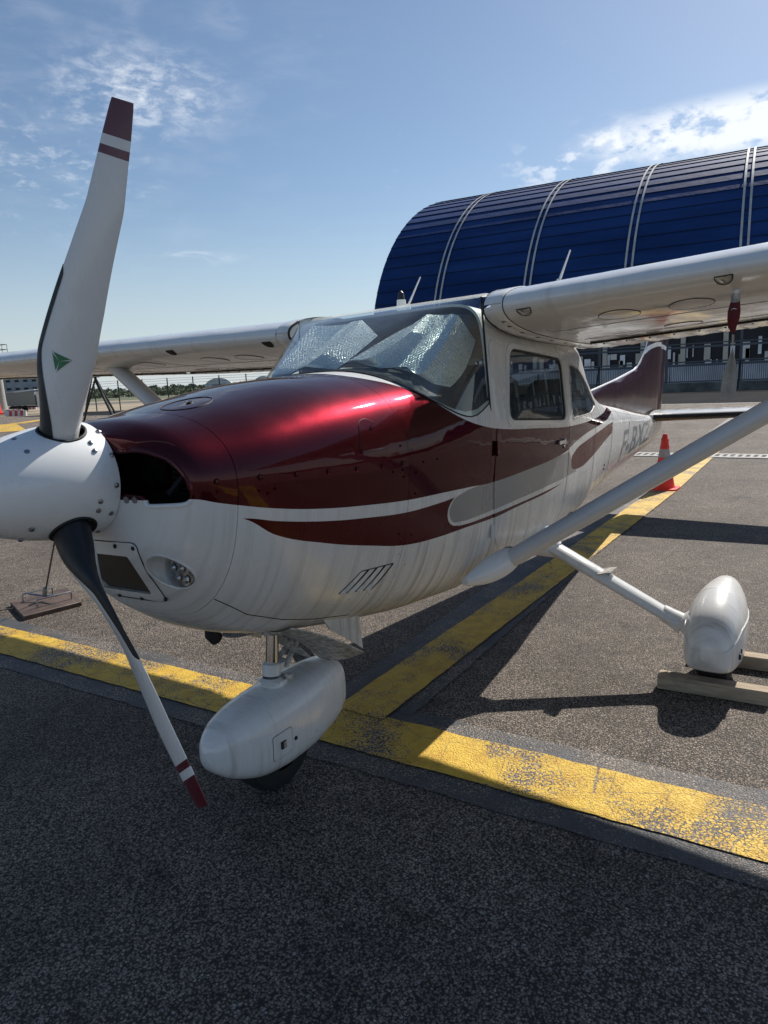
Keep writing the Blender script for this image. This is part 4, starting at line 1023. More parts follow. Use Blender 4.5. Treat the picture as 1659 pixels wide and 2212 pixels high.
for s in (-1, 1):
    ys = [.575, .62, .70]+lin(.8, 5.4, 30)
    rows = [[wpt(s*y, .09+.90*u, v*.78) for u, v in AU]+[wpt(s*y, .09+.90*u, v*.78) for u, v in AL[::-1]][1:-1] for y in (.47, .56)]
    for y in ys: rows.append([wpt(s*y, u, v) for u, v in AU]+[wpt(s*y, u, v) for u, v in AL[::-1]][1:-1])
    for q in (.35, .7, .92, 1.0):
        y = 5.4+.12*q; ch, xl, zl, an = wing_at(s*y); k = sqrt(max(0, 1-q*q))*.9+.1
        rows.append([wpt(s*y, .5+(u-.5)*(.9+.1*k), v*k+.01) for u, v in AU]+[wpt(s*y, .5+(u-.5)*(.9+.1*k), v*k+.01) for u, v in AL[::-1]][1:-1])
    V, F = grid(rows, cv=True); m_ = len(rows[0]); F += [tuple(range(m_))[::-1], tuple(range((len(rows)-1)*m_, len(rows)*m_))]
    wing = part('wing', V, F, WING, auto=40)
    # root fairing, 4 mm proud, and the dark gap on both of its sides
    rows = []
    for y in (.545, .55, .585, .622, .628):
        e = .002 if y in (.545, .628) else .006
        rows.append([wpt(s*y, u, v)+Vector((-e if u < .05 else 0, 0, e)) for u, v in AU if u < .98]+[wpt(s*y, u, v)+Vector((-e if u < .05 else 0, 0, -e)) for u, v in AL[::-1] if u < .98])
    V, F = grid(rows); rf = part('wing_root_fairing', V, F, WING, auto=50)
    for y, w in ((.543, .007), (.630, .0022)):
        g = G(); g.tube([wpt(s*y, u, v) for u, v in AU[::-1] if u < .6]+[wpt(s*y, u, v) for u, v in AL[1:] if u < .98], w, 5); gpart(g, 'root_seal', SEAL, rf)
    for u in (.05, .09, .18, .30, .42, .55, .70):
        c = wbot(s*.602, u, .004); g = G(); g.lathe([(.0, .010), (.002, .008), (.002, 0)], c, (0, 0, -1), 10); gpart(g, 'fairing_screw', SEAL, rf)
    # flap and aileron with stiffening beads underneath
    for nm, ya, yb in (('flap', .66, 2.55), ('aileron', 2.60, 5.25)):
        rows = []; nbd = int((yb-ya)/.125)
        for i in range(nbd*8+1):
            y = ya+(yb-ya)*i/(nbd*8); b = .0085*max(0, cos(2*pi*i/8))**.8; row = []
            for u in (.70, .715, .74, .80, .88, .96, 1.0, 1.006):
                e = b/1.6 if .72 < u < .97 else 0; row.append(wbot(s*y, min(u, 1.0), .0045+e+(.002 if u < .705 else 0)))
            rows.append(row)
        V, F = grid(rows); part(nm, V, F, WING, wing, auto=60)
        g = G(); g.tube([wbot(s*y, .70, .003) for y in lin(ya, yb, 12)], .005, 4); gpart(g, 'hinge_gap', SEAL, wing)
        for i in range(nbd+1): 
            g = G(); g.lathe([(0, .007), (.006, .005), (.006, 0)], wbot(s*(ya+.06+i*.125*.98), .735, .006), (0, 0, -1), 8)
            if ya+i*.125 < yb: gpart(g, 'bead_rivet', BOOT, wing)
    # access plates
    for y, u in ((1.05, .15), (1.33, .15), (1.9, .15), (1.2, .50), (2.0, .50)):
        V, F = grid([[wbot(s*y+.082*f*cos(a), u+.05*f*sin(a), .0022/1.6) for a in lin(0, 2*pi, 29)[:-1]] for f in (.02, .35, .7, 1.0)], cv=True); part('access_plate', V, F, WING, wing)
        g = G(); g.tube([wbot(s*y+.084*cos(a), u+.051*sin(a), .0010) for a in lin(0, 2*pi, 29)], .0014, 4, cap=False); gpart(g, 'plate_gap', SEAL, wing)
    for u in (.26, .56):
        g = G(); g.tube([wbot(s*y, u, .0004) for y in lin(.70, 5.2, 24)], .0011, 4); gpart(g, 'skin_seam', GRIME, wing)
    for y in (1.75, 2.5, 3.3, 4.1):
        g = G(); g.tube([wbot(s*y, u, .0004) for u in lin(.06, .68, 14)], .0011, 4); gpart(g, 'skin_seam', GRIME, wing)
    # D shaped vents on the leading edge
    for y, big in ((.715, 1), (1.47, 1)):
        c = wbot(s*y, .013); P = []
        for k in range(17):
            a = pi*k/16; yy = y+.030*cos(a); uu = .011+.030*sin(a); P.append(wbot(s*yy, uu, .0012))
        g = G(); g.add(P, [tuple(range(len(P)))]); gpart(g, 'vent_mesh', GRIME if s < 0 else SEAL, wing); g = G(); g.tube(P+[P[0]], .0022, 5); gpart(g, 'vent_rim', SEAL, wing)
    # strut
    lo_p, hi_p = Vector((2.13, s*.60, .742)), Vector((2.36, s*2.47, 1.905)); rows = []
    ax = (hi_p-lo_p).normalized(); chd = Vector((1, 0, -.07)); chd = (chd-ax*chd.dot(ax)).normalized(); nn = ax.cross(chd)
    prof = [(.5*(1-cos(pi*i/12)), 1) for i in range(13)]; 
    def ring(c, ch, th): 
        R = []
        for i in range(13): x = .5*(1-cos(pi*i/12)); R.append(c+chd*(x-.4)*ch+nn*th*1.9*(.2969*sqrt(x)*1.05-.126*x-.3516*x*x+.2843*x**3-.1036*x**4)/.2*.5)
        for i in range(11, 0, -1): x = .5*(1-cos(pi*i/12)); R.append(c+chd*(x-.4)*ch-nn*th*1.9*(.2969*sqrt(x)*1.05-.126*x-.3516*x*x+.2843*x**3-.1036*x**4)/.2*.5)
        return R
    for f in (0, .02, .5, .97, 1.0): rows.append(ring(lo_p.lerp(hi_p, f), .150, .082))
    V, F = grid(rows, cv=True); st = part('wing_strut', V, F, white_paint('strut_paint' if s < 0 else 'strut_paint_far', .25, .05, (.60, .60, .60), (3, 3, 3), .3), auto=60)
    # lower cuff: egg shaped fairing on the body side
    rows = []
    for f in lin(0, 1, 15):
        c = Vector((1.90+.25*f, s*(.490+.125*f**.8), .690+.065*f)); r = .062*sin(pi*min(1, .05+f*.68))**.7
        rows.append([c+Vector((0, s*cos(a)*r*.9, sin(a)*r*1.0)) for a in lin(0, 2*pi, 21)[:-1]])
    V, F = grid(rows, cv=True); F.append(tuple(range(20))); F.append(tuple(range(14*20, 15*20))[::-1]); cu_ = part('strut_cuff', V, F, WING, st)
    g = G(); g.tube([Vector(q) for q in rows[-2]]+[Vector(rows[-2][0])], .004, 5); gpart(g, 'cuff_seal', SEAL, st)
    rows = []
    for f in lin(0, 1, 8):
        c = hi_p.lerp(hi_p+Vector((.02, s*.10, .045)), f); rows.append(ring(c, .16+.08*f, .09+.10*f))
    V, F = grid(rows, cv=True); part('strut_top_cuff', V, F, WING, st)
# pitot tube and its cover
g = G(); g.tube([wbot(-1.50, .09)+Vector((0, 0, .01)), wbot(-1.50, .09)-Vector((0, 0, .07)), wbot(-1.50, .09)-Vector((.05, 0, .078))], .012, 8); pit = gpart(g, 'pitot_tube', WING)
# roof antennas
for p0, p1 in (((2.95, .374, 2.03), (3.0, .307, 2.202)), ((2.95, -.558, 2.07), (3.0, -.603, 2.234))):
    g = G(); a, b = Vector(p0), Vector(p1); g.tube([a, a.lerp(b, .5), b], [.008, .006, .004], 6); g.lathe([(-.08, .03), (0, .02), (.02, .008)], a, (0, 0, 1), 10); gpart(g, 'whip_antenna', WING, sh=False)
g = G(); g.lathe([(-.10, .03), (0, .028), (.03, .026)], (2.9, .386, 2.04), (0, 0, 1), 12); bn = gpart(g, 'beacon_base', WING, sh=False); g = G(); g.lathe([(.03, .022), (.07, .016), (.085, 0)], (2.9, .386, 2.04), (0, 0, 1), 12); gpart(g, 'beacon_lamp', BOOT, bn, sh=False)
# ---- tail
def slab(outline, thick, round_le=True):
    """vertical fin from an (x,z) outline, lens shaped across y"""
    V2, F2 = cdt(outline, [], .10); V = []; n = len(V2)
    def dist(p):
        d = 9
        for i in range(len(outline)):
            a = Vector(outline[i]); b = Vector(outline[(i+1) % len(outline)]); q = Vector(p)-a; ab = b-a; t = max(0, min(1, q.dot(ab)/ab.length_squared)); d = min(d, (q-ab*t).length)
        return d
    for s in (-1, 1):
        for p in V2: V.append((p[0], s*(thick*min(1, (dist(p)/.22))**.5+.004), p[1]))
    F = list(F2)+[tuple(i+n for i in f[::-1]) for f in F2]
    for i in range(len(outline)): F.append((i, (i+1) % len(outline), n+(i+1) % len(outline), n+i))
    return V, F
fin_o = [(5.25, 1.30), (5.25, 1.43), (6.2, 1.525), (6.9, 1.610), (7.10, 1.655), (7.25, 1.73), (7.42, 1.84), (8.0, 2.50), (8.36, 2.52), (8.02, 1.03), (7.4, 1.02)]
V, F = slab(fin_o, .035); part('fin', V, F, FINP, auto=60)
rud_o = [(8.035, 1.06), (8.375, 2.52), (8.72, 2.50), (8.48, 1.82), (8.27, 1.08)]
V, F = slab(rud_o, .028); part('rudder', V, F, FINP, auto=60)
g = G(); g.add(*slab([(7.7, .80), (7.7, 1.0), (8.2, 1.02), (8.27, .98), (8.22, .90)], .05)); gpart(g, 'tail_cone', WING)
for s in (-1, 1):
    rows = []
    for y in lin(.05, 1.77, 10):
        k = (y-.05)/1.72; xl = 7.42+.16*k; ch = 1.02-.24*k; zc = 1.075
        rows.append([Vector((xl+ch*u, s*y, zc+ch*v*.75)) for u, v in AU]+[Vector((xl+ch*u, s*y, zc-ch*v*.75)) for u, v in AU[::-1]][1:-1])
    V, F = grid(rows, cv=True); F += [tuple(range(len(rows[0]))), tuple(range((len(rows)-1)*len(rows[0]), len(rows)*len(rows[0])))[::-1]]; sb = part('stabilizer', V, F, WING, auto=50)
    rows = []
    for y in lin(.10, 1.76, 10):
        k = (y-.05)/1.72; xl = 7.42+.16*k; ch = 1.02-.24*k
        rows.append([Vector((xl+ch*u-.004, s*y, 1.075+sg*(ch*v*.75+.003))) for sg, lst in ((1, AU[:4][::-1]), (-1, AU[:11])) for u, v in lst])
    V, F = grid(rows); part('leading_edge_boot', V, F, BOOT, sb)
# ---- spinner, propeller
HUB = Vector((.315, 0, 1.3565)); AXN = Vector((1, 0, -.0)).normalized()
sp = [(0, 0), (.006, .022), (.02, .041), (.05, .068), (.10, .099), (.16, .125), (.22, .144), (.28, .157), (.33, .163), (.38, .165), (.425, .164), (.428, .158), (.428, .05)]
BL = [.42, .42+2*pi/3+.012, .42+4*pi/3]
V, F = G().lathe(sp, (-.0+.0, 0, 1.3565), (1, 0, 0), 72).V, None
gs = G().lathe(sp, (0, 0, 1.3565), (1, 0, 0), 72)
def er(al): return Vector((.07*cos(al), -sin(al), cos(al)))
def et(al): return Vector((0, cos(al), sin(al)))
cuts = []
for al in BL:
    c = G(); e, t = er(al), et(al); ring_ = []
    for k in range(24):
        a = 2*pi*k/24; ring_.append(HUB+Vector((cos(a)*.062, 0, 0))+t*sin(a)*.055+Vector((.005, 0, 0)))
    P = [[q+e*.11 for q in ring_], [q+e*.25 for q in ring_]]; VV, FF = grid(P, cv=True); FF += [tuple(range(24)), tuple(range(24, 48))[::-1]]; cuts.append((VV, FF))
spinner = shell_cut('spinner', gs.V, gs.F, SPIN, cuts, .003)
g = G(); g.lathe([(0, 0), (0, .14), (.002, .142)], (.425, 0, 1.3565), (1, 0, 0), 40); gpart(g, 'spinner_backplate', GRIME, spinner)
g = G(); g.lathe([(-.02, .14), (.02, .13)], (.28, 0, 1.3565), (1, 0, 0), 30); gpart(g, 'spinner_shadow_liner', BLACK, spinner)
for al in BL:       # dark ring edging each blade opening
    g = G(); P = []
    e, t = er(al), et(al)
    for k in range(33):
        a = 2*pi*k/32; q = Vector((cos(a)*.063+.32, 0, 0)); x = q.x; r = ilin(x, [p[0] for p in sp[:11]], [p[1] for p in sp[:11]]); tt = sin(a)*.056; P.append(Vector((x, 0, 1.3565))+t*tt+e*(sqrt(max(0, r*r-tt*tt))+.001))
    g.tube(P, .004, 6, cap=False); gpart(g, 'blade_seal', SEAL, spinner)
def spscrew(x, al, r=.0075):
    rr = ilin(x, [p[0] for p in sp[:11]], [p[1] for p in sp[:11]]); e = er(al); n = (e+Vector((-.25 if x > .3 else -.5, 0, 0))).normalized()
    g = G(); g.lathe([(.0, r), (.003, r*.95), (.005, r*.5), (.0052, 0)], Vector((x, 0, 1.3565))+e*rr, n, 10); gpart(g, 'spinner_screw', STEEL, spinner)
for i in range(12): spscrew(.412, .10+i*2*pi/12)
for al in BL:
    for da in (-.62, -.45, .45, .62): spscrew(.365, al+da)
    spscrew(.20, al-.12); spscrew(.20, al+.35)
stations = [(.10, .104, 42, 1.45), (.15, .110, 41, 1.25), (.20, .122, 40, .88), (.28, .140, 37, .52), (.38, .150, 32.5, .28), (.50, .141, 27, .145), (.62, .128, 20, .125), (.74, .114, 15.5, .11), (.862, .094, 12.6, .10), (.8621, .094, 12.6, .10), (.882, .091, 12.3, .10), (.8821, .091, 12.3, .10), (.905, .087, 12, .10), (.9051, .087, 12, .10), (.94, .079, 11.5, .10), (.97, .072, 11, .10), (.985, .066, 11, .09)]
def blade_sec(r):
    for i in range(len(stations)-1):
        if r <= stations[i+1][0]: break
    a, b = stations[i], stations[i+1]; f = 0 if b[0] == a[0] else max(0, min(1, (r-a[0])/(b[0]-a[0])))
    return a[1]+(b[1]-a[1])*f, radians(a[2]+(b[2]-a[2])*f), a[3]+(b[3]-a[3])*f
KB = 40
def blade_k(al, r, k, off=0):
    """point k of KB round the section: 0 trailing edge, KB/2 leading edge, front side between"""
    ch, be, th = blade_sec(r); a = 2*pi*k/KB; u = .5*(1+cos(a)); w = max(0, min(1, (r-.13)/.24)); w = w*w*(3-2*w)
    fu = sqrt(u)*(1-u)**.75*1.35; v = fu*(.80 if sin(a) >= 0 else -.35)+.04*u*(1-u)*4*.3
    sweep = .030*sin(pi*min(1, r/.75))*(1 if r < .75 else 0)+.010*max(0, (r-.5)/.5)
    cx_, cy_ = -cos(a)*.049, sin(a)*.049; ax_, ay_ = (.42-u)*ch+sweep, v*th*ch*1.2
    X_, Y_ = cx_*(1-w)+ax_*w, cy_*(1-w)+ay_*w
    if off: L = sqrt((X_-.0)**2+Y_**2)+1e-6; n_x, n_y = -cos(a), sin(a); X_ += n_x*off; Y_ += n_y*off
    cd_ = et(al)*cos(be)+Vector((-1, 0, 0))*sin(be); nv = Vector((-1, 0, 0))*cos(be)-et(al)*sin(be)
    return HUB+er(al)*r+cd_*X_+nv*Y_
def blade_pt(al, r, u, e):
    return blade_k(al, r, KB*math.acos(max(-1, min(1, 2*u-1)))/(2*pi), 0)+(Vector((-1, 0, 0))*cos(blade_sec(r)[1])-et(al)*sin(blade_sec(r)[1]))*e
for bi, al in enumerate(BL):
    rs = []
    for i in range(len(stations)-1):
        a, b = stations[i][0], stations[i+1][0]; m = max(1, int((b-a)/.02)); rs += [a+(b-a)*k/m for k in range(m)]
    rs.append(.985); mi = []
    rows = [[blade_k(al, r, k) for k in range(KB)] for r in rs]
    V, F = grid(rows, cv=True); m_ = KB
    for i in range(len(rows)-1):
        rm = (rs[i]+rs[i+1])/2; mi += [1 if (.862 < rm < .882 or rm > .905) else 0]*m_
    F.append(tuple(range((len(rows)-1)*m_, len(rows)*m_))); mi.append(1)
    bl = part('propeller_blade', V, F, [BLADEW, BLADER], mi=mi, auto=50)
    rows = []
    for r in lin(.125, .585, 44):
        q = min(1, max(0, (r-.13)/.24)); a_ = 10.5-6.3*q; b_ = 10.5-6.3*q
        if r > .555: z_ = sqrt(max(.03, 1-((r-.555)/.031)**2)); a_ *= z_; b_ *= z_
        rows.append([blade_k(al, r, k, .0016) for k in lin(KB/2-a_, KB/2+b_, 15)])
    V, F = grid(rows); part('de_icing_boot', V, F, BOOT, bl)
    if bi == 0:
        GREEN = simple('green_sticker', (.015, .17, .055), .35); WST = simple('white_sticker', (.65, .68, .65), .4)
        def bp(r, u, e=.010): return blade_pt(al, r, u, e*.12)
        def tri(pts, name, mat, e, parent):
            g = G(); P = []
            n = 6
            A, B, C_ = pts; idx = {}
            for i in range(n+1):
                for j in range(n+1-i):
                    w = (i/n, j/n, 1-i/n-j/n); q = [A[k]*w[0]+B[k]*w[1]+C_[k]*w[2] for k in (0, 1)]; idx[(i, j)] = len(P); P.append(bp(q[0], q[1], e))
            F = []
            for i in range(n):
                for j in range(n-i):
                    F.append((idx[(i, j)], idx[(i+1, j)], idx[(i, j+1)]))
                    if j < n-i-1: F.append((idx[(i+1, j)], idx[(i+1, j+1)], idx[(i, j+1)]))
            return part(name, P, F, mat, parent)
        T3 = [(.374, .30), (.364, .66), (.326, .44)]; cen = ((T3[0][0]+T3[1][0]+T3[2][0])/3, (T3[0][1]+T3[1][1]+T3[2][1])/3)
        tri(T3, 'emblem', GREEN, .014, bl)
        for k in range(3):
            p = T3[k]; q = (p[0]*.80+cen[0]*.20, p[1]*.80+cen[1]*.20); d = (cen[0]-p[0], cen[1]-p[1]); nn_ = (d[1]*.022, -d[0]*3.0)
            tri([(p[0]*.97+cen[0]*.03, p[1]*.97+cen[1]*.03), (q[0]+nn_[0]*.5, q[1]+nn_[1]*.28), (q[0]-nn_[0]*.5, q[1]-nn_[1]*.28)], 'emblem_blade', WST, .020, bl)
            tri([cen, (q[0]+nn_[0]*.3, q[1]+nn_[1]*.12), (q[0]-nn_[0]*.3, q[1]-nn_[1]*.12)], 'emblem_blade', WST, .021, bl)
# ---- nose gear
g = G(); g.tube([(1.17, 0, .66), (1.15, 0, .50)], .026, 16); gpart(g, 'oleo_piston', CHROME, sh=False)
g = G(); g.tube([(1.19, 0, .80), (1.165, 0, .635)], .040, 14); g.lathe([(-.012, .05), (.012, .05)], (1.168, 0, .645), (.12, 0, 1), 14, cap=True); gpart(g, 'oleo_cylinder', GRIME, sh=False)
g = G(); g.lathe([(0, .038), (.045, .038), (.05, .03)], (1.143, 0, .465), (.12, 0, 1), 16, cap=True); g.box((1.19, 0, .49), (.07, .06, .03)); g.lathe([(0, .034), (.02, .052), (.03, .034)], (1.135, 0, .425), (.12, 0, 1), 16); gpart(g, 'oleo_collar', WING, sh=False)
tl = G()
for y in (-.028, .028): tl.tube([(1.20, y, .49), (1.30, y*.6, .56), (1.21, y, .65)], [.014, .010, .014], 6)
for p in ((1.20, .49), (1.30, .56), (1.21, .65)): tl.tube([(p[0], -.04, p[1]), (p[0], .04, p[1])], .010, 8)
gpart(tl, 'torque_link', GRIME, sh=False)
# nose wheel fairing
def teardrop(name, x0, x1, yc, prof_, mat, ny=20, power=2.6, pl=None):
    """prof_: list of (f, zb, zt, hw)"""
    rows = []
    for i in range(34):
        f = .5*(1-cos(pi*i/33)); x = x0+(x1-x0)*f; zb = ilin_s(f, prof_, 1); zt = ilin_s(f, prof_, 2); hw = ilin_s(f, prof_, 3); zc = (zb+zt)/2; row = []
        for k in range(32):
            a = 2*pi*k/32; c, s = cos(a), sin(a); pw = power if s >= 0 else (pl or power); zq = zb+(zt-zb)*.42 if pl else zc; hh = (zt-zq) if s >= 0 else (zq-zb); row.append((x, yc+hw*abs(c)**(2/pw)*(1 if c > 0 else -1), zq+hh*abs(s)**(2/pw)*(1 if s > 0 else -1)))
        rows.append(row)
    V, F = grid(rows, cv=True); F += [tuple(range(32))[::-1], tuple(range(33*32, 34*32))]; return V, F
def ilin_s(f, P, k):
    X = [p[0] for p in P]
    i = 0
    while i < len(X)-2 and f > X[i+1]: i += 1
    h = X[i+1]-X[i]; t = max(0, min(1, (f-X[i])/h)); n = len(X)
    def sl(a): return (P[a+1][k]-P[a][k])/(X[a+1]-X[a])
    def tn(a):
        if a == 0: return sl(0)
        if a == n-1: return sl(n-2)
        p, q = sl(a-1), sl(a); return 2*p*q/(p+q) if p*q > 0 else 0
    return (2*t**3-3*t*t+1)*P[i][k]+(t**3-2*t*t+t)*h*tn(i)+(-2*t**3+3*t*t)*P[i+1][k]+(t**3-t*t)*h*tn(i+1)
NP = [(0, .285, .305, .004), (.012, .250, .328, .034), (.05, .210, .352, .064), (.14, .162, .386, .100), (.30, .118, .410, .130), (.48, .105, .420, .140), (.64, .108, .424, .138), (.82, .128, .422, .124), (.94, .150, .418, .108), (1.0, .175, .408, .094)]
V, F = teardrop('nose_wheel_fairing', .765, 1.505, 0, NP, PANT, power=3.1)
wellc = [(x, z) for x, z in [(.93, -.1), (1.30, -.1), (1.30, .15), (.93, .15)]]
nwf = shell_cut('nose_wheel_fairing', V, F, PANT, [prism_y(wellc, -.055, .055)], .006)
for o in (nwf,):
    for v in o.data.vertices: v.co.z += SH*v.co.y
g = G()
def tyre(x, y, r, w, zc=None):
    zc = zc or r; t = G(); t.lathe([(-w*.5, r*.55), (-w*.5, r*.80), (-w*.42, r*.93), (-w*.25, r*.985), (0, r), (w*.25, r*.985), (w*.42, r*.93), (w*.5, r*.80), (w*.5, r*.55)], (x, y, zc), (0, 1, 0), 36); return t
gpart(tyre(1.12, 0, .195, .135), 'nose_tyre', RUBBER, sh=False)
g = G(); rows = []
for i in range(7):
    f = i/6; rows.append([(1.145+.02*f+cos(a)*(.065-.022*f)*(1.3 if cos(a) > 0 else 1), sin(a)*(.055-.012*f), .385+.055*f-(1-f)**2*.02) for a in lin(0, 2*pi, 21)[:-1]])
V, F = grid(rows, cv=True); part('fairing_boss', V, F, PANT, sh=False)
g = G(); g.tube([(1.185, -.07, .452), (1.185, -.04, .452)], .012, 10); gpart(g, 'tow_pin', GRIME, sh=False)
def pant_y(x, z, P, x0, x1, power=2.6):
    f = (x-x0)/(x1-x0); zb, zt, hw = ilin_s(f, P, 1), ilin_s(f, P, 2), ilin_s(f, P, 3); s = min(1, abs(z-(zb+zt)/2)/((zt-zb)/2)); return hw*(1-s**power)**(1/power)
pf = lambda x, z: pant_y(x, z, NP, .765, 1.505, 3.1)
acc = rounded([(.985, .195), (1.085, .205), (1.085, .302), (.985, .295)], .012, 3)
def raw(V): return [(x, y, z) for x, y, z in V]
V, F = skin(acc, off=.002, step=.03, skirt=.003, fy=pf); part('access_door', V, F, PANT, nwf, sh=False)
P = [(x, -(pf(x, z)+.0012), z) for x, z in acc]; g = G(); g.tube(P+[P[0]], .0013, 4, cap=False); gpart(g, 'access_gap', SEAL, nwf, sh=False)
g = G(); x, z = 1.035, .248; g.box((x, -(pf(x, z)+.003), z), (.026, .006, .030)); gpart(g, 'latch', SEAL, nwf, sh=False, smooth=False); g = G(); g.box((x+.004, -(pf(x, z)+.007), z), (.015, .003, .022)); gpart(g, 'latch_plate', GRIME, nwf, sh=False, smooth=False)
g = G(); g.lathe([(0, .009), (.002, .008), (.002, 0)], (1.105, -pf(1.105, .242), .242), (-.1, -1, 0), 9); gpart(g, 'fairing_hole', SEAL, nwf, sh=False)
# cowl flaps and belly plates by the nose leg
def plate(pts, t=.006, n=None):
    P = [Vector(p) for p in pts]; nn_ = (P[1]-P[0]).cross(P[2]-P[0]).normalized()*t; k = len(P); V = P+[p+nn_ for p in P]; return V, [tuple(range(k)), tuple(range(k, 2*k))[::-1]]+[(i, (i+1) % k, k+(i+1) % k, k+i) for i in range(k)]
for sd in (1, -1):
    rows = []
    for i in range(11):
        f = i/10; rows.append([(1.08-.08*q+f*(.35+.085*q)-.02*sin(pi*f)*q, -sd*(.03+.22*q), .70+.06*q*q+f*(-.25+.005*q)+.035*sin(pi*f)*(1-q*.3)-.02) for q in lin(0, 1, 10)])
    V, F = grid(rows); shell_cut('cowl_flap', V, F, GRIME, [], .006)
    V, F = plate([(1.16, -sd*.255, .735), (1.40, -sd*.258, .70), (1.425, -sd*.254, .53), (1.432, -sd*.252, .508), (1.33, -sd*.254, .585), (1.22, -sd*.254, .66)]); part('cowl_flap_side', V, F, PAINT, smooth=False)
V, F = plate([(.92, -.02, .73), (1.10, -.02, .70), (1.09, -.01, .635)]); part('exhaust_fairing', V, F, GRIME, smooth=False)
g = G(); g.tube([(.98, .14, .76), (.98, .14, .665), (1.0, .14, .645)], .028, 12); gpart(g, 'exhaust_pipe', RUBBER)
groove('louvre_outline', louv, lo_c, .0022)
for k in (1, 2, 3): groove('louvre_slot', [(1.190+.182*k/4, .915-.012*k/4), (1.115+.185*k/4, .845-.03*k/4)], lo_c, .0018, closed=False)
groove('cowl_split', [(.622, .96), (.75, .872), (.92, .80), (1.10, .745), (1.30, .70)], lo_c, .0018, closed=False)
# ---- main gear
MP = [(0, .215, .27, .020), (.012, .180, .305, .062), (.05, .145, .355, .098), (.15, .122, .425, .124), (.30, .112, .470, .138), (.45, .110, .492, .139), (.60, .118, .490, .130), (.78, .145, .480, .100), (.92, .19, .43, .056), (1, .26, .36, .015)]
for s in (-1, 1):
    yc = s*1.385; V, F = teardrop('w', 2.66, 3.44, yc, MP, PANT, power=2.25, pl=4.2)
    mw = shell_cut('wheel_fairing', V, F, PANT, [prism_y([(2.80, -.1), (3.20, -.1), (3.20, .15), (2.80, .15)], yc-.085, yc+.085)], .006)
    for v in mw.data.vertices: v.co.z += SH*v.co.y
    gpart(tyre(2.99, yc, .205, .165), 'main_tyre', RUBBER, mw, sh=False)
    g = G(); P = []
    for f in lin(.004, .8, 26):
        z = .245+.085*min(1, f*4.0)**.7; x = 2.66+f*.78; zb, zt, hw = ilin_s(f, MP, 1), ilin_s(f, MP, 2), ilin_s(f, MP, 3); zq = zb+(zt-zb)*.42; ss = min(1, (z-zq)/(zt-zq) if z > zq else (zq-z)/(zq-zb)); pw = 2.25 if z > zq else 4.2; P.append((x-.004*(1-min(1, f*8)), yc-(hw*(1-ss**pw)**(1/pw)+.0008), z))
    Q = [(x, 2*yc-y, z) for x, y, z in P][::-1]; g.tube(Q+P, .0032, 5); gpart(g, 'fairing_seam', PANT, mw, sh=False)
    g = G(); x, z = 2.80, .21; g.box((x, yc-.128, z), (.022, .012, .028)); g.box((x+.03, yc-.131, z+.02), (.014, .010, .022)); gpart(g, 'jack_point', SEAL, mw, sh=False, smooth=False)
    # inner flange
    rows = []
    for f in lin(0, 1, 9):
        yy = yc-s*(.105+.075*f); k = (1-f)**1.8; rows.append([(2.95+.04*k+cos(a)*(.055+.21*k), yy+s*.045*k, .275+.02*f+sin(a)*(.035+.135*k)-.005*k) for a in lin(0, 2*pi, 25)[:-1]])
    V, F = grid(rows, cv=True); part('leg_fairing_flange', V, F, PANT, mw, sh=False)
    # tubular leg with flat faired section
    a_, b_ = Vector((2.90, s*.50, .665)), Vector((2.95, s*1.225, .282)); rows = []
    for f in lin(0, 1, 12):
        c = a_.lerp(b_, f); w_ = .045-.006*f; rows.append([c+Vector((cos(t)*w_*1.5, s*sin(t)*.028*.45, sin(t)*(.034-.004*f))) for t in lin(0, 2*pi, 17)[:-1]])
    V, F = grid(rows, cv=True); leg = part('main_leg', V, F, WING, sh=False)
    rows = []
    for f, r in ((-.12, .16), (-.04, .105), (.05, .070), (.085, .055), (.10, .050)):
        c = a_.lerp(b_, f); rows.append([c+Vector((cos(t)*r, s*sin(t)*r*.3, sin(t)*r*.85)) for t in lin(0, 2*pi, 21)[:-1]])
    V, F = grid(rows, cv=True); part('leg_root_fairing', V, F, WING, leg, sh=False)
    rows = []
    for f, r in ((.86, .040), (.865, .047), (.93, .052), (1.0, .062)):
        c = a_.lerp(b_, f); rows.append([c+Vector((cos(t)*r, s*sin(t)*r*.3, sin(t)*r*.85)) for t in lin(0, 2*pi, 21)[:-1]])
    V, F = grid(rows, cv=True); part('leg_end_sleeve', V, F, WING, leg, sh=False)
    c = a_.lerp(b_, .47); g = G(); g.box(c+Vector((-.015, 0, .052)), (.13, .075, .006), rot=Matrix.Rotation(s*.25, 3, 'X')); g.box(c+Vector((0, 0, .03)), (.05, .03, .035)); gpart(g, 'step', GRIME, leg, sh=False, smooth=False)
# ================================================================== sunshades inside the windshield
def foil():
    t = NT('quilted_silver_foil'); b = t.n.new('ShaderNodeTexBrick'); b.offset = .5; b.inputs['Scale'].default_value = 1; b.inputs['Mortar Size'].default_value = .0011; b.inputs['Mortar Smooth'].default_value = .6; b.inputs['Brick Width'].default_value = .014; b.inputs['Row Height'].default_value = .010
    t.l.new(t.tc.outputs['UV'], b.inputs['Vector'])
    t.set('Base Color', t.mix(b.outputs[1], (.90, .91, .89), (.66, .67, .66))); t.set('Metallic', .82); t.set('Roughness', t.ramp(t.noise(90, 4), .3, .7, .24, .44))
    h = t.math('ADD', t.math('MULTIPLY', b.outputs[1], -1.0), t.math('ADD', t.math('MULTIPLY', t.noise(75, 3), .6), t.math('MULTIPLY', t.noise(13, 2), 1.5))); t.set('Normal', t.bump(h, .85, .0035)); return t.m
FOIL = foil()
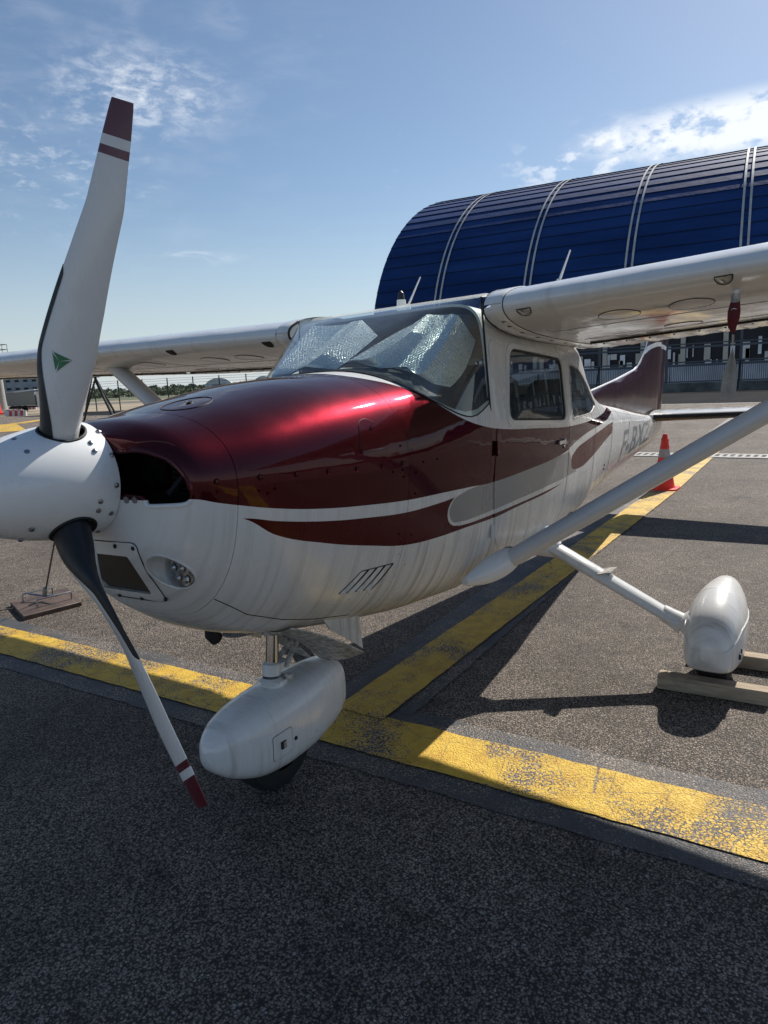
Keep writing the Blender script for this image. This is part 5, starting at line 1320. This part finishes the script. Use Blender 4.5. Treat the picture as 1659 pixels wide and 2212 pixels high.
def shade(name, lines, label, edges_dark=True):
    root = empty(name, (1.8, 0, 1.6), label=label, cat='sunshade'); nC = len(lines)
    def cat(P, t):
        n = len(P)-1; i = min(n-1, int(t*n)); f = t*n-i; a = P[max(0, i-1)]; b = P[i]; c = P[i+1]; d = P[min(n, i+2)]
        return Vector([.5*((2*b[k])+(-a[k]+c[k])*f+(2*a[k]-5*b[k]+4*c[k]-d[k])*f*f+(-a[k]+3*b[k]-3*c[k]+d[k])*f**3) for k in range(3)])
    uu = 0
    for q in range(nC-1):
        rows = []; uvs = []; A, B = lines[q], lines[q+1]; m = 7
        for i in range(m+1):
            f = i/m; row = []
            for j in range(25):
                t = j/24; p = cat(A, t).lerp(cat(B, t), f); inn = Vector((.75, -.15*p.y, -.30)); p = p+inn*(.028*(1 if q % 2 else -1)*(2*f-1)+.008*sin(pi*f)*(1 if q % 2 else -1)+.022); row.append(p-Vector((1.8, 0, 1.6)))
            rows.append(row)
        V, F = grid(rows); o = mesh('fold', shear(V), F, FOIL, root); w = (Vector(rows[-1][12])-Vector(rows[0][12])).length; L = (Vector(rows[0][-1])-Vector(rows[0][0])).length
        ul = o.data.uv_layers.new(name='UVMap')
        for lp in o.data.loops:
            vi = lp.vertex_index; i, j = divmod(vi, 25); ul.data[lp.index].uv = (uu+w*i/m, L*j/24)
        uu += w
        # black back sheet a few mm behind
        V2 = [Vector(v)+Vector((.006, 0, -.004)) for v in V]
        for i in range(m+1): V2[i*25] = V2[i*25]+(V2[i*25]-V2[i*25+2]).normalized()*.018; mesh('fold_backing', shear(V2), F, BOOT, root)
    return root
PL_ = [[(1.62, -.03, 1.672), (1.66, -.066, 1.706), (1.857, -.198, 1.818), (1.948, -.264, 1.862)], [(1.640, -.122, 1.685), (1.665, -.20, 1.690), (1.797, -.285, 1.765), (1.962, -.311, 1.866)], [(1.64, -.239, 1.660), (1.690, -.300, 1.675), (1.862, -.348, 1.792), (2.005, -.374, 1.880)],
       [(1.70, -.364, 1.632), (1.735, -.405, 1.61), (1.876, -.435, 1.725), (1.997, -.445, 1.848)], [(1.77, -.438, 1.575), (1.810, -.460, 1.555), (1.933, -.482, 1.63), (2.047, -.485, 1.755)]]
SL_ = [[(1.72, .44, 1.61), (1.79, .455, 1.68), (1.89, .46, 1.775), (2.01, .45, 1.875)], [(1.685, .36, 1.66), (1.72, .35, 1.69), (1.83, .352, 1.775), (2.01, .36, 1.892)], [(1.66, .26, 1.675), (1.68, .22, 1.70), (1.80, .20, 1.780), (2.01, .19, 1.897)], [(1.632, .12, 1.678), (1.65, .09, 1.700), (1.74, .05, 1.757), (1.97, .04, 1.882)], [(1.615, -.035, 1.672), (1.635, -.055, 1.69), (1.70, -.085, 1.735), (1.82, -.115, 1.808)]]
shade('sunshade', PL_, 'brightly lit silver quilted sunshade folded inside the windshield on the side nearer the camera')
shade('sunshade', SL_, 'duller silver quilted sunshade folded inside the windshield on the far side')
# ================================================================== pitot cover with streamer
def streamer():
    c = wbot(-1.50, .09)-Vector((.04, 0, .075)); c = Vector((c.x, c.y, c.z-SH*c.y))
    f = empty('pitot_cover', tuple(c), label='red pitot tube cover with a long faded warning streamer hanging under the near wing', cat='cover')
    RC = simple('faded_red_cloth', (.11, .014, .018), .85, bumpy=.3, bscale=120); FC = simple('faded_streamer_cloth', (.42, .37, .31), .9, bumpy=.3, bscale=60)
    g = G(); g.tube([(.02, 0, .035), (0, 0, 0), (-.01, 0, -.03), (0, .004, -.058), (.002, 0, -.080)], [.016, .022, .021, .015, .006], 9, flat=.6); g.obj('sleeve', RC, f)
    g = G(); g.tube([(.02, 0, .03), (.02, 0, .062)], .016, 12); g.obj('collar', GRIME, f)
    rows = []
    for j in range(25):
        t = j/24; w = .009+.017*min(1, t*3.5)+.006*t; tw = 1.5*(1-min(1, t*1.6))+.15; z = -.085-.235*t; x = .01*sin(t*5); rows.append([(x+cos(tw+1.9)*w*s*.6, sin(tw+1.9)*w*s*-1+.008*t, z+.002*s) for s in lin(-1, 1, 7)])
    V, F = grid(rows); mesh('streamer', V, F, FC, f)
    # faint lettering down the streamer
    cu = bpy.data.curves.new('t', 'FONT'); cu.body = 'REMOVE BEFORE FLIGHT'; cu.size = 1; cu.resolution_u = 2
    o = bpy.data.objects.new('t', cu); COL.objects.link(o); dg = bpy.context.evaluated_depsgraph_get(); me = o.evaluated_get(dg).to_mesh()
    mx = max(v.co.x for v in me.vertices); V = []
    for v in me.vertices:
        q = v.co.x/mx; t = .30+.62*q; w = .009+.017*min(1, t*3.5)+.006*t; tw = 1.5*(1-min(1, t*1.6))+.15; s = (v.co.y-.35)*.9; z = -.085-.235*t; x = .01*sin(t*5)
        V.append((x+cos(tw+1.9)*w*s*.6-.0012, sin(tw+1.9)*w*s*-1+.008*t, z+.002*s))
    F = [tuple(p.vertices) for p in me.polygons]; o.evaluated_get(dg).to_mesh_clear(); bpy.data.objects.remove(o)
    mesh('lettering', V, F, simple('faint_print', (.31, .27, .22), .9), f, smooth=False)
streamer()
# ================================================================== chocks, weight, cone
def wood():
    t = NT('weathered_timber'); n = t.noise(1, 6, t.map((60, 5, 60)), .6); c = t.mix(t.ramp(n, .3, .72), (.46, .37, .26), (.26, .19, .13)); c = t.mix(t.ramp(t.noise(8, 4), .55, .7, 0, .5), c, (.12, .10, .08)); t.set('Base Color', c); t.set('Roughness', .85); t.set('Normal', t.bump(n, .5, .003)); return t.m
WOOD = wood()
def chock(x, y, rz, L, label):
    f = empty('wheel_chock', (x, y, 0), rz, label=label, cat='chock', group='timber chocks at the near main wheel')
    bm = bmesh.new(); bmesh.ops.create_cube(bm, size=1); 
    for v in bm.verts: v.co = Vector((v.co.x*.082, v.co.y*L, v.co.z*.072+.038))
    bmesh.ops.bevel(bm, geom=bm.edges[:], offset=.004, segments=1, affect='EDGES'); V = [tuple(v.co) for v in bm.verts]; bm.verts.index_update(); F = [tuple(v.index for v in q.verts) for q in bm.faces]; bm.free()
    mesh('beam', V, F, WOOD, f)
    G().tube([(0+.018*cos(a), -L/2-.012+.018*sin(a)*1.2, .05+.0*a) for a in lin(0, 2*pi, 13)], .003, 5).obj('eye_ring', STEEL, f)
    G().tube([(0, -L/2-.02, .05), (-.01, -L/2-.06, .02), (.03, -L/2-.14, .006), (.10, -L/2-.22, .006)], .005, 6).obj('cord', simple('pale_cord', (.5, .5, .48), .8), f)
chock(2.770, -1.40, radians(3), .50, 'long grey timber beam in front of the near main wheel')
chock(3.205, -1.44, radians(4), .42, 'shorter timber beam behind the near main wheel, partly hidden')
def weight():
    f = empty('tie_down_weight', (2.15, 3.26, 0), label='brown steel plate with two bent handles and a rope under the far wing', cat='weight')
    RU = simple('brown_painted_steel', (.085, .055, .042), .6, bumpy=.2, noise_amt=.3)
    P = [(2.0-2.15, 3.52-3.26), (1.84-2.15, 3.06-3.26), (2.26-2.15, 2.98-3.26), (2.46-2.15, 3.47-3.26)]; V = [(x, y, .0) for x, y in P]+[(x, y, .035) for x, y in P]
    bm = bmesh.new(); vs = [bm.verts.new(v) for v in V]
    for q in ((0, 1, 2, 3), (7, 6, 5, 4), (0, 4, 5, 1), (1, 5, 6, 2), (2, 6, 7, 3), (3, 7, 4, 0)): bm.faces.new([vs[i] for i in q])
    bmesh.ops.bevel(bm, geom=bm.edges[:], offset=.003, segments=1, affect='EDGES'); bm.verts.index_update(); V = [tuple(v.co) for v in bm.verts]; F = [tuple(v.index for v in q.verts) for q in bm.faces]; bm.free(); mesh('plate', V, F, RU, f)
    for (ax_, ay, bx_, by) in ((-.10, .16, .13, .13), (-.14, -.10, .12, -.14)):
        G().tube([(ax_, ay, .03), (ax_, ay, .085), (ax_+.01, ay, .095), (bx_-.01, by, .095), (bx_, by, .085), (bx_, by, .03)], .007, 6).obj('handle', STEEL, f)
    g = G(); g.tube([(-.06, .14, .09), (0, 0, .075), (.02, -.12, .09)], .009, 6); g.lathe([(0, .018), (.03, .024), (.07, .016)], (.0, .01, .07), (0, 0, 1), 8); g.obj('chain_knot', STEEL, f)
    ROPE = simple('dark_rope', (.07, .06, .05), .9)
    G().tube([(0, 0, .12), (.05, -.3, .85), (.16, -.71, 1.72)], .0065, 6).obj('rope', ROPE, f)
    G().tube([(-.12, .02, .03), (-.35, .25, .006), (-.75, .35, .006), (-1.2, .9, .006)], .005, 5).obj('ground_cord', ROPE, f)
weight()
def cone():
    f = empty('traffic_cone', (9.10, .10, 0), label='orange traffic cone with a grey reflective band, on the yellow line behind the strut', cat='cone')
    OR = simple('cone_orange', (.92, .045, .015), .45, noise_amt=.05); BAND = simple('cone_band', (.45, .40, .38), .4)
    G().add(*[ (lambda R: ([(x, y, z) for z in (0, .03) for x, y in R], [tuple(range(len(R)))[::-1], tuple(range(len(R), 2*len(R)))]+[(i, (i+1) % len(R), len(R)+(i+1) % len(R), len(R)+i) for i in range(len(R))]))(rounded([(-.19, -.19), (.19, -.19), (.19, .19), (-.19, .19)], .08, 6)) ][0]).obj('base', OR, f)
    def rr(z): return .140-.105*(z-.03)/.70
    G().lathe([(.03, .155), (.045, .142), (.10, rr(.10)), (.44, rr(.44))], (0, 0, 0), (0, 0, 1), 28).obj('lower_body', OR, f)
    G().lathe([(.44, rr(.44)+.001), (.55, rr(.55)+.001)], (0, 0, 0), (0, 0, 1), 28).obj('reflective_band', BAND, f)
    G().lathe([(.55, rr(.55)), (.66, rr(.66)), (.665, rr(.66)+.006), (.685, rr(.68)+.006), (.69, rr(.68)), (.735, .030), (.75, .022), (.752, 0)], (0, 0, 0), (0, 0, 1), 28).obj('tip', OR, f)
cone()
